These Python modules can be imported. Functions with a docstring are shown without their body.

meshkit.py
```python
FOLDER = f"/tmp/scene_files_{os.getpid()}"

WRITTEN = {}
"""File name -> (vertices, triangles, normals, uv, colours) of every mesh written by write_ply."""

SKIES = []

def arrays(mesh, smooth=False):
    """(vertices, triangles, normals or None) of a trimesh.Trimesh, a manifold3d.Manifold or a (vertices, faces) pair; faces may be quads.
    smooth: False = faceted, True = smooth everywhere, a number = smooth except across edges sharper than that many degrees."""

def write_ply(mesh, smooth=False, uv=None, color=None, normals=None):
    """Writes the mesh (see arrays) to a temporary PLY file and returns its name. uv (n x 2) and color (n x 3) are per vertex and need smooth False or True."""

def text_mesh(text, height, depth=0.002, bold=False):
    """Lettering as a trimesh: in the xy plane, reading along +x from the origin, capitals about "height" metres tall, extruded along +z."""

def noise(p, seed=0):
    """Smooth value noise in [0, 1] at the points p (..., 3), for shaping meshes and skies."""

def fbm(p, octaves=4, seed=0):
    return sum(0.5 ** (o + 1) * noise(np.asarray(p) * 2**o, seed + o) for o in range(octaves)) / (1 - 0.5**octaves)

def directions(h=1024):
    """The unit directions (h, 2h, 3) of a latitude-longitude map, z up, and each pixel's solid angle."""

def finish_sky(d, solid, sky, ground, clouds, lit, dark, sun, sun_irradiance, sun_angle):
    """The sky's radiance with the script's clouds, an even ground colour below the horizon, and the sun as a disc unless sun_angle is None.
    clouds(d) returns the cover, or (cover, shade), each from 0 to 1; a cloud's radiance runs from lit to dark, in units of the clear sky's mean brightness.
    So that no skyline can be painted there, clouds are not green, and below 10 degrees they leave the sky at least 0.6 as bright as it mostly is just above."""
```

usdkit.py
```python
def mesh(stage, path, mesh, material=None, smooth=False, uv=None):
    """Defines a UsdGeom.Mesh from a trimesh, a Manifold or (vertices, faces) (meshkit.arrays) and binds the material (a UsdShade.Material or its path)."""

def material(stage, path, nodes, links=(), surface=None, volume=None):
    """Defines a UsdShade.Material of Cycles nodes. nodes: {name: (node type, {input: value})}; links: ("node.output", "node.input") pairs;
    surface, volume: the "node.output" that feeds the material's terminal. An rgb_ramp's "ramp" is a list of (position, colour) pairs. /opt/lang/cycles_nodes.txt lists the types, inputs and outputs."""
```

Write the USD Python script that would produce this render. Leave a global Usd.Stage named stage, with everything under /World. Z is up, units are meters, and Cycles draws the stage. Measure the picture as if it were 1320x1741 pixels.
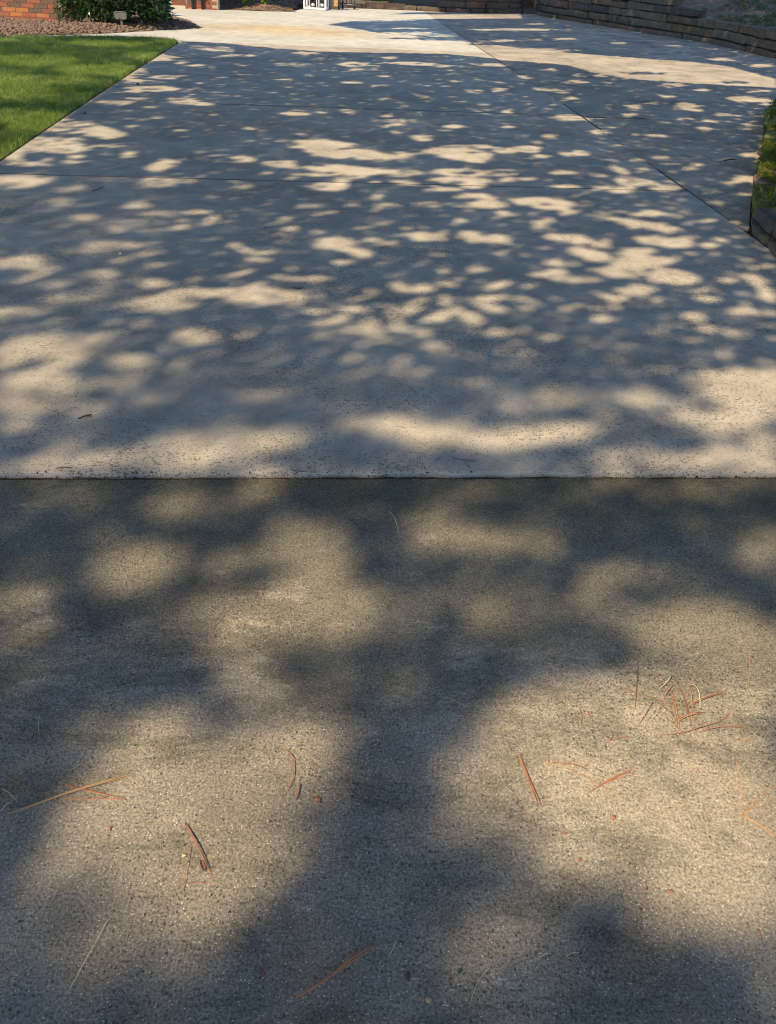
import math, random
import numpy as np
import trimesh
import shapely
from shapely.geometry import Polygon, LineString, Point, box as sbox
import usdkit, meshkit
from pxr import Usd, UsdGeom, UsdLux, UsdShade, Gf, Sdf, Vt

stage = Usd.Stage.CreateInMemory()
UsdGeom.SetStageUpAxis(stage, "Z")
UsdGeom.SetStageMetersPerUnit(stage, 1.0)
W_ = UsdGeom.Xform.Define(stage, "/World")
UsdGeom.Scope.Define(stage, "/World/Looks")

# ------------------------------------------------------------------ camera
F_PX, IW, IH, CAM_H = 1324.0, 1320.0, 1741.0, 1.5
PITCH, ROLL = 0.6344, 0.0484
G1, G2 = 0.001, -0.0113                       # grade of the drive near and far
HEAD = -0.0897                                # heading of the drive
EXPOSURE = 0.82
SUN_EL, SUN_DIR = math.radians(48), np.array([-0.62, -0.785])
SUN_DIR = SUN_DIR / np.linalg.norm(SUN_DIR)
SUN_I, SKY_S = 1.0, 0.15
SUN_COL = (1.0, 0.81, 0.53)

_f = np.array([0, math.cos(PITCH), -math.sin(PITCH)])
_u = np.array([0, math.sin(PITCH), math.cos(PITCH)])
_r = np.array([1.0, 0, 0])
CR = math.cos(ROLL) * _r + math.sin(ROLL) * _u
CU = -math.sin(ROLL) * _r + math.cos(ROLL) * _u
cam = UsdGeom.Camera.Define(stage, "/World/camera")
cam.CreateHorizontalApertureAttr(24.0)
cam.CreateVerticalApertureAttr(24.0 * IH / IW)
cam.CreateFocalLengthAttr(24.0 * F_PX / IW)
cam.CreateClippingRangeAttr(Gf.Vec2f(0.05, 2000))
cam.CreateExposureAttr(EXPOSURE)
M = Gf.Matrix4d(*[float(x) for x in (*CR, 0, *CU, 0, *(-_f), 0, 0, 0, CAM_H, 1)])
cam.AddTransformOp().Set(M)

# ------------------------------------------------------------------ sky and sun
SUN = np.array([*(SUN_DIR * math.cos(SUN_EL)), math.sin(SUN_EL)])
sky_mat = usdkit.material(stage, "/World/Looks/sky_look", {
    "sky": ("sky_texture", {"sky_type": "single_scattering", "sun_disc": False, "sun_elevation": SUN_EL,
                            "sun_rotation": math.atan2(SUN_DIR[0], SUN_DIR[1]), "aerosol_density": 0.15, "air_density": 0.9, "ozone_density": 3.0}),
    "bg": ("background_shader", {"strength": SKY_S})}, [("sky.color", "bg.color")], surface="bg.background")
dome = UsdLux.DomeLight.Define(stage, "/World/sky")
UsdShade.MaterialBindingAPI.Apply(dome.GetPrim()).Bind(sky_mat)
dome.GetPrim().SetCustomDataByKey("kind", "structure")
sun = UsdLux.DistantLight.Define(stage, "/World/sun")
sun.CreateIntensityAttr(SUN_I)
sun.CreateAngleAttr(0.53)
sun.CreateColorAttr(Gf.Vec3f(*SUN_COL))
sun.CreateNormalizeAttr(True)
sx = np.cross([0, 0, 1], SUN); sx /= np.linalg.norm(sx); sy = np.cross(SUN, sx)
sun.AddTransformOp().Set(Gf.Matrix4d(*[float(x) for x in (*sx, 0, *sy, 0, *SUN, 0, 0, 0, 30, 1)]))

# ------------------------------------------------------------------ ground profile and helpers
def prof(y):
    y = np.asarray(y, float)
    a = np.minimum(y, 6) * G1
    t = np.clip(y - 6, 0, 7)
    return a + G1 * t + (G2 - G1) * t * t / 14 + np.clip(y - 13, 0, 40) * G2

def ground(px, py, lift=0.0):
    """points of the ground (lifted by lift) seen at photograph pixels"""
    px, py = np.atleast_1d(np.asarray(px, float)), np.atleast_1d(np.asarray(py, float))
    d = ((px - IW / 2) / F_PX)[:, None] * CR + (-(py - IH / 2) / F_PX)[:, None] * CU + _f
    lo, hi = np.zeros(len(px)), np.full(len(px), 90.0)
    for _ in range(50):
        m = (lo + hi) / 2
        up = CAM_H + m * d[:, 2] > prof(m * d[:, 1]) + lift
        lo, hi = np.where(up, m, lo), np.where(up, hi, m)
    p = lo[:, None] * d
    p[:, 2] += CAM_H
    return p

def at(px, py, lift=0.0):
    return ground([px], [py], lift)[0]

def ppx(P):
    P = np.asarray(P, float) - [0, 0, CAM_H]
    z = P @ _f
    return IW / 2 + F_PX * (P @ CR) / z, IH / 2 - F_PX * (P @ CU) / z, z

used = {}
def numbered(path):
    k = used.get(path)
    used[path] = 0 if k is None else k + 1
    return path if k is None else f"{path}_{k + 1:03d}"

def tag(prim, label=None, cat=None, group=None, kind=None):
    p = prim.GetPrim() if hasattr(prim, "GetPrim") else prim
    for k, v in (("label", label), ("category", cat), ("group", group), ("kind", kind)):
        if v:
            p.SetCustomDataByKey(k, v)
    return p

def obj(name, mesh, mat, parent="/World", smooth=False, **kw):
    path = numbered(f"{parent if isinstance(parent, str) else parent.GetPath()}/{name}")
    p = usdkit.mesh(stage, path, mesh, mat, smooth=smooth).GetPrim()
    tag(p, **kw)
    return p

def thing(name, label, cat, loc=(0, 0, 0), rotz=0.0, group=None, kind=None):
    x = UsdGeom.Xform.Define(stage, numbered("/World/" + name))
    x.AddTranslateOp().Set(Gf.Vec3d(*map(float, loc)))
    if rotz:
        x.AddRotateZOp().Set(float(math.degrees(rotz)))
    return tag(x.GetPrim(), label, cat, group, kind)

def cat_mesh(ms):
    vs, fs, n = [], [], 0
    for m in ms:
        v, f = (m.vertices, m.faces) if hasattr(m, "vertices") else m
        vs.append(np.asarray(v)); fs.append(np.asarray(f) + n); n += len(v)
    return np.vstack(vs), np.vstack(fs)

def bx(x0, x1, y0, y1, z0, z1):
    m = trimesh.creation.box((x1 - x0, y1 - y0, z1 - z0))
    m.apply_translation(((x0 + x1) / 2, (y0 + y1) / 2, (z0 + z1) / 2))
    return m

def tube(pts, rad, n=6):
    pts = np.asarray(pts, float)
    rad = np.broadcast_to(rad, len(pts))
    t = np.gradient(pts, axis=0); t /= np.maximum(np.linalg.norm(t, axis=1, keepdims=True), 1e-9)
    ref = np.array([0, 0, 1.0]) if abs(t[:, 2]).mean() < 0.8 else np.array([1.0, 0, 0])
    a = np.cross(t, ref); a /= np.maximum(np.linalg.norm(a, axis=1, keepdims=True), 1e-9)
    b = np.cross(t, a)
    th = np.arange(n) / n * 2 * np.pi
    ring = pts[:, None] + rad[:, None, None] * (np.cos(th)[None, :, None] * a[:, None] + np.sin(th)[None, :, None] * b[:, None])
    v = np.vstack([ring.reshape(-1, 3), pts[:1], pts[-1:]])
    f, m = [], len(pts)
    for i in range(m - 1):
        for j in range(n):
            k = (j + 1) % n
            f += [(i * n + j, (i + 1) * n + j, (i + 1) * n + k), (i * n + j, (i + 1) * n + k, i * n + k)]
    for j in range(n):
        k = (j + 1) % n
        f += [(m * n, j, k), (m * n + 1, (m - 1) * n + k, (m - 1) * n + j)]
    return v, np.array(f)

def scatter(pos, R, tv, tf):
    """copies of the template (tv, tf) at pos (n,3) with matrices R (n,3,3) as one (v, f)"""
    v = np.einsum("nij,kj->nki", R, tv) + pos[:, None]
    f = tf[None] + (np.arange(len(pos)) * len(tv))[:, None, None]
    return v.reshape(-1, 3), f.reshape(-1, 3)

def rand_rot(rng, n, tilt=None):
    if tilt is None:
        q = rng.normal(size=(n, 4)); q /= np.linalg.norm(q, axis=1, keepdims=True)
    else:
        yaw, ax, an = rng.uniform(0, 2 * np.pi, n), rng.uniform(0, 2 * np.pi, n), rng.normal(0, tilt, n)
        q1 = np.stack([np.cos(yaw / 2), 0 * yaw, 0 * yaw, np.sin(yaw / 2)], 1)
        q2 = np.stack([np.cos(an / 2), np.cos(ax) * np.sin(an / 2), np.sin(ax) * np.sin(an / 2), 0 * an], 1)
        w, x, y, z = q2.T; a, b, c, d = q1.T
        q = np.stack([w*a-x*b-y*c-z*d, w*b+x*a+y*d-z*c, w*c-x*d+y*a+z*b, w*d+x*c-y*b+z*a], 1)
    w, x, y, z = q.T
    return np.stack([np.stack([1-2*(y*y+z*z), 2*(x*y-z*w), 2*(x*z+y*w)], 1),
                     np.stack([2*(x*y+z*w), 1-2*(x*x+z*z), 2*(y*z-x*w)], 1),
                     np.stack([2*(x*z-y*w), 2*(y*z+x*w), 1-2*(x*x+y*y)], 1)], 1)

def quats(rng, n, tilt):
    yaw, ax, an = rng.uniform(0, 2 * np.pi, n), rng.uniform(0, 2 * np.pi, n), rng.normal(0, tilt, n)
    out = []
    for a, b, c in zip(yaw, ax, an):
        w, x, y, z = math.cos(c/2), math.cos(b)*math.sin(c/2), math.sin(b)*math.sin(c/2), 0
        p, s = math.cos(a/2), math.sin(a/2)
        out.append((w*p - z*s, x*p + y*s, y*p - x*s, w*s + z*p))
    return out

def instancer(path, protos, pos, quat, scale, idx):
    pi = UsdGeom.PointInstancer.Define(stage, path)
    targets = []
    for k, (m, mat, sm) in enumerate(protos):
        q = usdkit.mesh(stage, f"{path}/prototypes/piece_{k:03d}", m, mat, smooth=sm)
        targets.append(q.GetPath())
    pi.CreatePrototypesRel().SetTargets(targets)
    pi.CreatePositionsAttr(Vt.Vec3fArray.FromNumpy(np.asarray(pos, np.float32)))
    pi.CreateOrientationsAttr(Vt.QuathArray([Gf.Quath(float(a), float(b), float(c), float(d)) for a, b, c, d in quat]))
    pi.CreateScalesAttr(Vt.Vec3fArray.FromNumpy(np.asarray(scale, np.float32)))
    pi.CreateProtoIndicesAttr(Vt.IntArray.FromNumpy(np.asarray(idx, np.int32)))
    return pi.GetPrim()

# ------------------------------------------------------------------ materials
def mat(name, nodes, links, surface="p.BSDF"):
    return usdkit.material(stage, "/World/Looks/" + name, nodes, links, surface=surface)

def simple(name, c1, c2, scale=12.0, rough=0.8, bump=0.3, bscale=60.0, island=0.0, spec=0.3, dist=0.004):
    """two-tone noise with fine bump; island: how much each separate piece varies in tone"""
    n = {"g": ("geometry", {}), "a": ("noise_texture", {"scale": scale, "detail": 5.0, "roughness": 0.6}),
         "r": ("rgb_ramp", {"ramp": [(0.3, c1), (0.7, c2)]}),
         "b": ("noise_texture", {"scale": bscale, "detail": 4.0}),
         "bp": ("bump", {"strength": bump, "distance": dist}),
         "p": ("principled_bsdf", {"roughness": rough, "specular_ior_level": spec})}
    l = [("g.position", "a.vector"), ("g.position", "b.vector"), ("a.fac", "r.fac"), ("b.fac", "bp.height"),
         ("bp.normal", "p.normal")]
    if island:
        n["m"] = ("map_range", {"from_min": 0.0, "from_max": 1.0, "to_min": 1 - island, "to_max": 1 + island})
        n["h"] = ("hsv", {"hue": 0.5, "saturation": 1.0, "fac": 1.0})
        l += [("g.random_per_island", "m.value"), ("m.result", "h.value"), ("r.color", "h.color"), ("h.color", "p.base_color")]
    else:
        l += [("r.color", "p.base_color")]
    return mat(name, n, l)

def concrete(name, base, dark, tint, pit_scale, pit_size, pit_amt, grain, speck, bump, worn=None, stain=None, gamp=0.3):
    n = {"g": ("geometry", {}),
         "n1": ("noise_texture", {"scale": 0.55, "detail": 4.0, "roughness": 0.6}),
         "n2": ("noise_texture", {"scale": 5.0, "detail": 6.0, "roughness": 0.68}),
         "n3": ("noise_texture", {"scale": grain, "detail": 3.0, "roughness": 0.7}),
         "r1": ("rgb_ramp", {"ramp": [(0.36, dark), (0.5, base), (0.66, tint)]}),
         "r2": ("rgb_ramp", {"ramp": [(0.3, (0.78, 0.78, 0.78)), (0.7, (1.2, 1.2, 1.2))]}),
         "r3": ("rgb_ramp", {"ramp": [(0.32, (1 - gamp,) * 3), (0.68, (1 + gamp,) * 3)]}),
         "m1": ("mix", {"mix_type": "multiply", "fac": 1.0}), "m2": ("mix", {"mix_type": "multiply", "fac": 1.0}),
         # pits: small dark hollows, thicker in patches
         "wp": ("noise_texture", {"scale": pit_scale * 1.6, "detail": 2.0}),
         "ws": ("vector_math", {"math_type": "multiply_add", "vector2": (0.9 / pit_scale,) * 3}),
         "v": ("voronoi_texture", {"scale": pit_scale, "randomness": 1.0}),
         "pm": ("noise_texture", {"scale": 1.7, "detail": 3.0, "roughness": 0.6}),
         "pr": ("map_range", {"from_min": 0.32, "from_max": 0.72, "to_min": 0.22, "to_max": pit_size, "clamp": True}),
         "vr": ("separate_color", {"color_type": "rgb"}),
         "ps": ("math", {"math_type": "multiply"}),
         "lt": ("math", {"math_type": "subtract"}),
         "pk": ("math", {"math_type": "multiply", "value2": 9.0, "use_clamp": True}),
         "pa": ("math", {"math_type": "multiply", "value2": pit_amt}),
         "m3": ("mix", {"mix_type": "mix", "color2": tuple(0.22 * c for c in base)}),
         # pale specks of aggregate
         "v2": ("voronoi_texture", {"scale": speck, "randomness": 1.0}),
         "v2s": ("separate_color", {"color_type": "rgb"}),
         "s1": ("math", {"math_type": "less_than", "value2": 0.26}),
         "s2": ("math", {"math_type": "greater_than", "value2": 0.86}),
         "s3": ("math", {"math_type": "multiply"}),
         "s4": ("math", {"math_type": "multiply", "value2": 0.6}),
         "m4": ("mix", {"mix_type": "mix", "color2": (0.62, 0.58, 0.50)}),
         "h1": ("math", {"math_type": "multiply_add", "value2": 0.7}),
         "h2": ("math", {"math_type": "multiply_add", "value2": -1.0}),
         "bp": ("bump", {"strength": bump, "distance": 0.006}),
         "p": ("principled_bsdf", {"roughness": 0.88, "specular_ior_level": 0.25, "diffuse_roughness": 0.5})}
    l = [("g.position", f"{k}.vector") for k in ("n1", "n2", "n3", "pm", "wp", "v2")] + [
        ("wp.color", "ws.vector1"), ("g.position", "ws.vector3"), ("ws.vector", "v.vector"),
        ("n1.fac", "r1.fac"), ("n2.fac", "r2.fac"), ("n3.fac", "r3.fac"),
        ("r1.color", "m1.color1"), ("r2.color", "m1.color2"), ("m1.color", "m2.color1"), ("r3.color", "m2.color2"),
        ("pm.fac", "pr.value"), ("v.color", "vr.color"), ("pr.result", "ps.value1"), ("vr.r", "ps.value2"),
        ("ps.value", "lt.value1"), ("v.distance", "lt.value2"), ("lt.value", "pk.value1"), ("pk.value", "pa.value1"),
        ("pa.value", "m3.fac"), ("m2.color", "m3.color1"),
        ("v2.distance", "s1.value1"), ("v2.color", "v2s.color"), ("v2s.g", "s2.value1"), ("s1.value", "s3.value1"),
        ("s2.value", "s3.value2"), ("s3.value", "s4.value1"), ("s4.value", "m4.fac"), ("m3.color", "m4.color1"),
        ("n3.fac", "h1.value1"), ("n2.fac", "h1.value3"), ("pk.value", "h2.value1"), ("h1.value", "h2.value3"),
        ("h2.value", "bp.height"), ("bp.normal", "p.normal")]
    out = "m4.color"
    if worn:        # worn, paler patches with ragged streaky edges
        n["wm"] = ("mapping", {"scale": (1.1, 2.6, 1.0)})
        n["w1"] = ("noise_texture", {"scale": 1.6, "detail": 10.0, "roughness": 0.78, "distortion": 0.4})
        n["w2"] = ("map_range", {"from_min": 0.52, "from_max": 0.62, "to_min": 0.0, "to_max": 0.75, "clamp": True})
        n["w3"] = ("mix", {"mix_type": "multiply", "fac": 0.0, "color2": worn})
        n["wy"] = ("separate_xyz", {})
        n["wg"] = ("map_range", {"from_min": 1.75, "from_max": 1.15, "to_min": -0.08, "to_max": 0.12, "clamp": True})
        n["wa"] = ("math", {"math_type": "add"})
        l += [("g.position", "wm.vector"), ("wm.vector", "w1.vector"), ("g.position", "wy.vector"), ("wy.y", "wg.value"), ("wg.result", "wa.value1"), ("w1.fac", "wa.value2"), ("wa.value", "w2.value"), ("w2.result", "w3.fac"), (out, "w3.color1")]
        # pale flaky scuffs, drawn out across the slab
        n["km"] = ("mapping", {"scale": (4.0, 9.0, 1.0)})
        n["k1"] = ("noise_texture", {"scale": 1.0, "detail": 10.0, "roughness": 0.75, "distortion": 0.3})
        n["k2"] = ("map_range", {"from_min": 0.57, "from_max": 0.65, "to_min": 0.0, "to_max": 0.6, "clamp": True})
        n["k3"] = ("mix", {"mix_type": "multiply", "color2": (1.5, 1.48, 1.5)})
        # an algae-dark band along the joint to the driveway
        n["d1"] = ("map_range", {"from_min": 1.75, "from_max": 2.2, "to_min": -0.28, "to_max": 0.22, "clamp": True})
        n["d2"] = ("noise_texture", {"scale": 2.2, "detail": 6.0, "roughness": 0.65})
        n["d3"] = ("math", {"math_type": "add"})
        n["d4"] = ("map_range", {"from_min": 0.40, "from_max": 0.68, "to_min": 0.0, "to_max": 0.85, "clamp": True})
        n["d5"] = ("mix", {"mix_type": "multiply", "color2": (0.55, 0.57, 0.50)})
        l += [("g.position", "km.vector"), ("km.vector", "k1.vector"), ("k1.fac", "k2.value"), ("k2.result", "k3.fac"), ("w3.color", "k3.color1"),
              ("g.position", "d2.vector"), ("wy.y", "d1.value"), ("d1.result", "d3.value1"), ("d2.fac", "d3.value2"), ("d3.value", "d4.value"),
              ("d4.result", "d5.fac"), ("k3.color", "d5.color1")]
        out = "d5.color"
    if stain:       # a yellow earth stain washed over the slab, at its place
        n["sm"] = ("mapping", {"mapping_type": "texture", "location": stain[0], "scale": stain[1]})
        n["sg"] = ("gradient_texture", {"gradient_type": "quadratic_sphere"})
        n["sn"] = ("noise_texture", {"scale": 0.8, "detail": 5.0})
        n["sk"] = ("math", {"math_type": "multiply"})
        n["sr"] = ("map_range", {"from_min": 0.03, "from_max": 0.3, "to_min": 0.0, "to_max": 0.8, "clamp": True})
        n["sx"] = ("mix", {"mix_type": "multiply", "color2": (1.0, 0.80, 0.50)})
        l += [("g.position", "sm.vector"), ("sm.vector", "sg.vector"), ("g.position", "sn.vector"), ("sg.fac", "sk.value1"),
              ("sn.fac", "sk.value2"), ("sk.value", "sr.value"), ("sr.result", "sx.fac"), (out, "sx.color1")]
        out = "sx.color"
    l.append((out, "p.base_color"))
    return mat(name, n, l)

def leafmat(name, c1, c2, rough=0.4, trans=0.35, spec=0.5, coords=3.0):
    return mat(name, {
        "g": ("geometry", {}), "r": ("rgb_ramp", {"ramp": [(0.0, c1), (1.0, c2)]}),
        "p": ("principled_bsdf", {"roughness": rough, "specular_ior_level": spec}),
        "t": ("translucent_bsdf", {}), "x": ("mix_closure", {"fac": trans})},
        [("g.random_per_island", "r.fac"), ("r.color", "p.base_color"), ("r.color", "t.color"),
         ("p.BSDF", "x.closure1"), ("t.BSDF", "x.closure2")], surface="x.closure")

M_drive = concrete("drive_concrete", (0.39, 0.346, 0.286), (0.332, 0.293, 0.242), (0.43, 0.383, 0.318), 118.0, 0.85, 0.7, 260.0, 260.0, 0.6, gamp=0.28)
M_drive2 = concrete("side_concrete", (0.365, 0.318, 0.256), (0.31, 0.268, 0.215), (0.40, 0.35, 0.283), 95.0, 1.0, 0.9, 260.0, 260.0, 0.7, gamp=0.3)
M_far = concrete("pale_concrete", (0.42, 0.405, 0.365), (0.37, 0.355, 0.315), (0.46, 0.445, 0.405), 110.0, 0.4, 0.6, 300.0, 260.0, 0.3,
                 stain=((-2.6, 18.6, -0.1), (3.6, 2.6, 4.0)))
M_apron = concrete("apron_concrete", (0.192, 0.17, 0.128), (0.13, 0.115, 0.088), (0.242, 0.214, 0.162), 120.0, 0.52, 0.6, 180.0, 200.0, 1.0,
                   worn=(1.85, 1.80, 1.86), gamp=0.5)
M_dark = simple("joint_dirt", (0.03, 0.026, 0.02), (0.075, 0.062, 0.048), 20, 0.95, 0.5, 120)
M_soil = simple("soil", (0.085, 0.06, 0.04), (0.16, 0.115, 0.075), 6, 0.95, 0.7, 50, dist=0.02)
M_litter = simple("leaf_litter", (0.13, 0.085, 0.055), (0.27, 0.19, 0.13), 9, 0.95, 0.8, 40, dist=0.02)
M_turf = simple("turf_soil", (0.11, 0.13, 0.035), (0.19, 0.2, 0.06), 10, 0.95, 0.8, 60, dist=0.02)
M_grass = leafmat("grass_blade", (0.19, 0.28, 0.05), (0.56, 0.60, 0.15), 0.5, 0.45, 0.3)
M_grass2 = leafmat("grass_blade_pale", (0.3, 0.37, 0.10), (0.52, 0.52, 0.2), 0.5, 0.4, 0.3)
M_bank = leafmat("bank_grass", (0.05, 0.10, 0.02), (0.13, 0.19, 0.05), 0.6, 0.35, 0.3)
M_moss = simple("moss", (0.08, 0.095, 0.012), (0.22, 0.20, 0.03), 14, 0.95, 1.0, 160, dist=0.01)
M_mosst = leafmat("moss_tuft", (0.11, 0.13, 0.015), (0.32, 0.29, 0.04), 0.7, 0.35, 0.2)
M_broad = leafmat("broad_leaf", (0.045, 0.085, 0.022), (0.08, 0.125, 0.035), 0.5, 0.15)
M_pine = leafmat("pine_foliage", (0.035, 0.06, 0.02), (0.07, 0.10, 0.035), 0.5, 0.15)
M_bark = simple("bark", (0.07, 0.05, 0.035), (0.16, 0.12, 0.09), 14, 0.95, 1.0, 30, dist=0.03)
M_shrub = leafmat("shrub_leaf", (0.03, 0.06, 0.018), (0.10, 0.135, 0.045), 0.25, 0.2, 0.6)
M_shrubl = leafmat("shrub_leaf_pale", (0.10, 0.13, 0.05), (0.19, 0.2, 0.10), 0.35, 0.3, 0.5)
M_yellow = leafmat("yellow_leaf", (0.22, 0.32, 0.02), (0.42, 0.46, 0.05), 0.45, 0.4)
M_weed = leafmat("weed_leaf", (0.09, 0.12, 0.04), (0.2, 0.22, 0.09), 0.5, 0.35)
M_pebble = simple("bed_stone", (0.22, 0.13, 0.095), (0.52, 0.365, 0.28), 9, 0.9, 0.5, 60, island=0.55)
M_mortar = simple("mortar", (0.36, 0.30, 0.21), (0.48, 0.40, 0.29), 30, 0.95, 0.5, 150)
BR = [simple("brick_red", (0.26, 0.082, 0.045), (0.36, 0.13, 0.075), 25, 0.9, 0.4, 120),
      simple("brick_orange", (0.36, 0.125, 0.05), (0.47, 0.185, 0.08), 25, 0.9, 0.4, 120),
      simple("brick_brown", (0.105, 0.06, 0.045), (0.20, 0.12, 0.085), 25, 0.9, 0.4, 120),
      simple("brick_plum", (0.19, 0.065, 0.05), (0.28, 0.11, 0.08), 25, 0.9, 0.4, 120)]
M_brickmix = simple("brick_mixed", (0.22, 0.075, 0.042), (0.33, 0.125, 0.07), 3, 0.9, 0.4, 120, island=0.5)
M_roof = simple("roof_shingle", (0.09, 0.08, 0.07), (0.15, 0.13, 0.115), 8, 0.95, 0.5, 60)
M_trim = simple("trim_beige", (0.48, 0.42, 0.32), (0.56, 0.5, 0.4), 10, 0.7, 0.1, 80)
M_door = simple("brown_wood", (0.14, 0.06, 0.028), (0.24, 0.105, 0.05), 20, 0.6, 0.3, 60)
ST = [simple("stone_grey", (0.092, 0.07, 0.05), (0.175, 0.138, 0.10), 9, 0.92, 0.9, 35, dist=0.012),
      simple("stone_brown", (0.085, 0.06, 0.04), (0.165, 0.118, 0.08), 9, 0.92, 0.9, 35, dist=0.012),
      simple("stone_red", (0.12, 0.07, 0.053), (0.21, 0.132, 0.10), 9, 0.92, 0.9, 35, dist=0.012),
      simple("stone_slate", (0.055, 0.047, 0.04), (0.11, 0.094, 0.078), 9, 0.92, 0.9, 35, dist=0.012)]
M_timber = simple("dark_timber", (0.06, 0.043, 0.034), (0.13, 0.095, 0.075), 16, 0.9, 0.8, 40, dist=0.01)
M_white = simple("white_paint", (0.74, 0.74, 0.76), (0.80, 0.80, 0.81), 10, 0.4, 0.05, 60, spec=0.5)
M_black = simple("black_plastic", (0.016, 0.016, 0.018), (0.03, 0.03, 0.032), 10, 0.5, 0.1, 60)
M_navy = simple("dark_blue_metal", (0.014, 0.016, 0.026), (0.026, 0.03, 0.045), 10, 0.5, 0.1, 60)
M_grey = simple("grey_metal", (0.24, 0.24, 0.25), (0.34, 0.34, 0.35), 10, 0.4, 0.1, 60, spec=0.5)
M_tan = simple("tan_wood", (0.42, 0.27, 0.14), (0.55, 0.38, 0.21), 16, 0.8, 0.3, 60)
M_plaque = simple("plaque_grey", (0.095, 0.09, 0.085), (0.165, 0.158, 0.15), 45, 0.8, 0.6, 90)
M_blue = simple("blue_plastic", (0.16, 0.32, 0.48), (0.22, 0.40, 0.55), 10, 0.4, 0.1, 60, spec=0.5)
M_needle = [simple("needle_rust", (0.33, 0.125, 0.065), (0.47, 0.205, 0.105), 60, 0.6, 0.1, 200),
            simple("needle_tan", (0.40, 0.21, 0.09), (0.52, 0.29, 0.14), 60, 0.6, 0.1, 200),
            simple("needle_brown", (0.17, 0.08, 0.05), (0.32, 0.155, 0.09), 60, 0.6, 0.1, 200)]
M_straw = simple("dry_straw", (0.48, 0.42, 0.24), (0.62, 0.56, 0.34), 60, 0.6, 0.1, 200)
M_twig = simple("twig_bark", (0.05, 0.035, 0.028), (0.10, 0.072, 0.056), 60, 0.9, 0.4, 200)
M_bud = simple("bud_scale", (0.26, 0.10, 0.06), (0.40, 0.17, 0.10), 90, 0.7, 0.3, 200)
M_deadleaf = simple("dead_leaf", (0.10, 0.05, 0.04), (0.17, 0.09, 0.07), 90, 0.7, 0.3, 200)
M_greenbit = simple("green_bit", (0.05, 0.10, 0.04), (0.10, 0.15, 0.06), 90, 0.6, 0.3, 200)

# ------------------------------------------------------------------ the setting: ground, drive, apron
rng = np.random.default_rng(7)
NV = np.array([math.sin(HEAD), math.cos(HEAD)])      # along the drive
AV = np.array([math.cos(HEAD), -math.sin(HEAD)])     # across it
def un(u, n):
    return tuple(u * AV + n * NV)
def gp(*pts):
    return [tuple(p[:2]) for p in ground([a for a, b in pts], [b for a, b in pts])]

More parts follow.
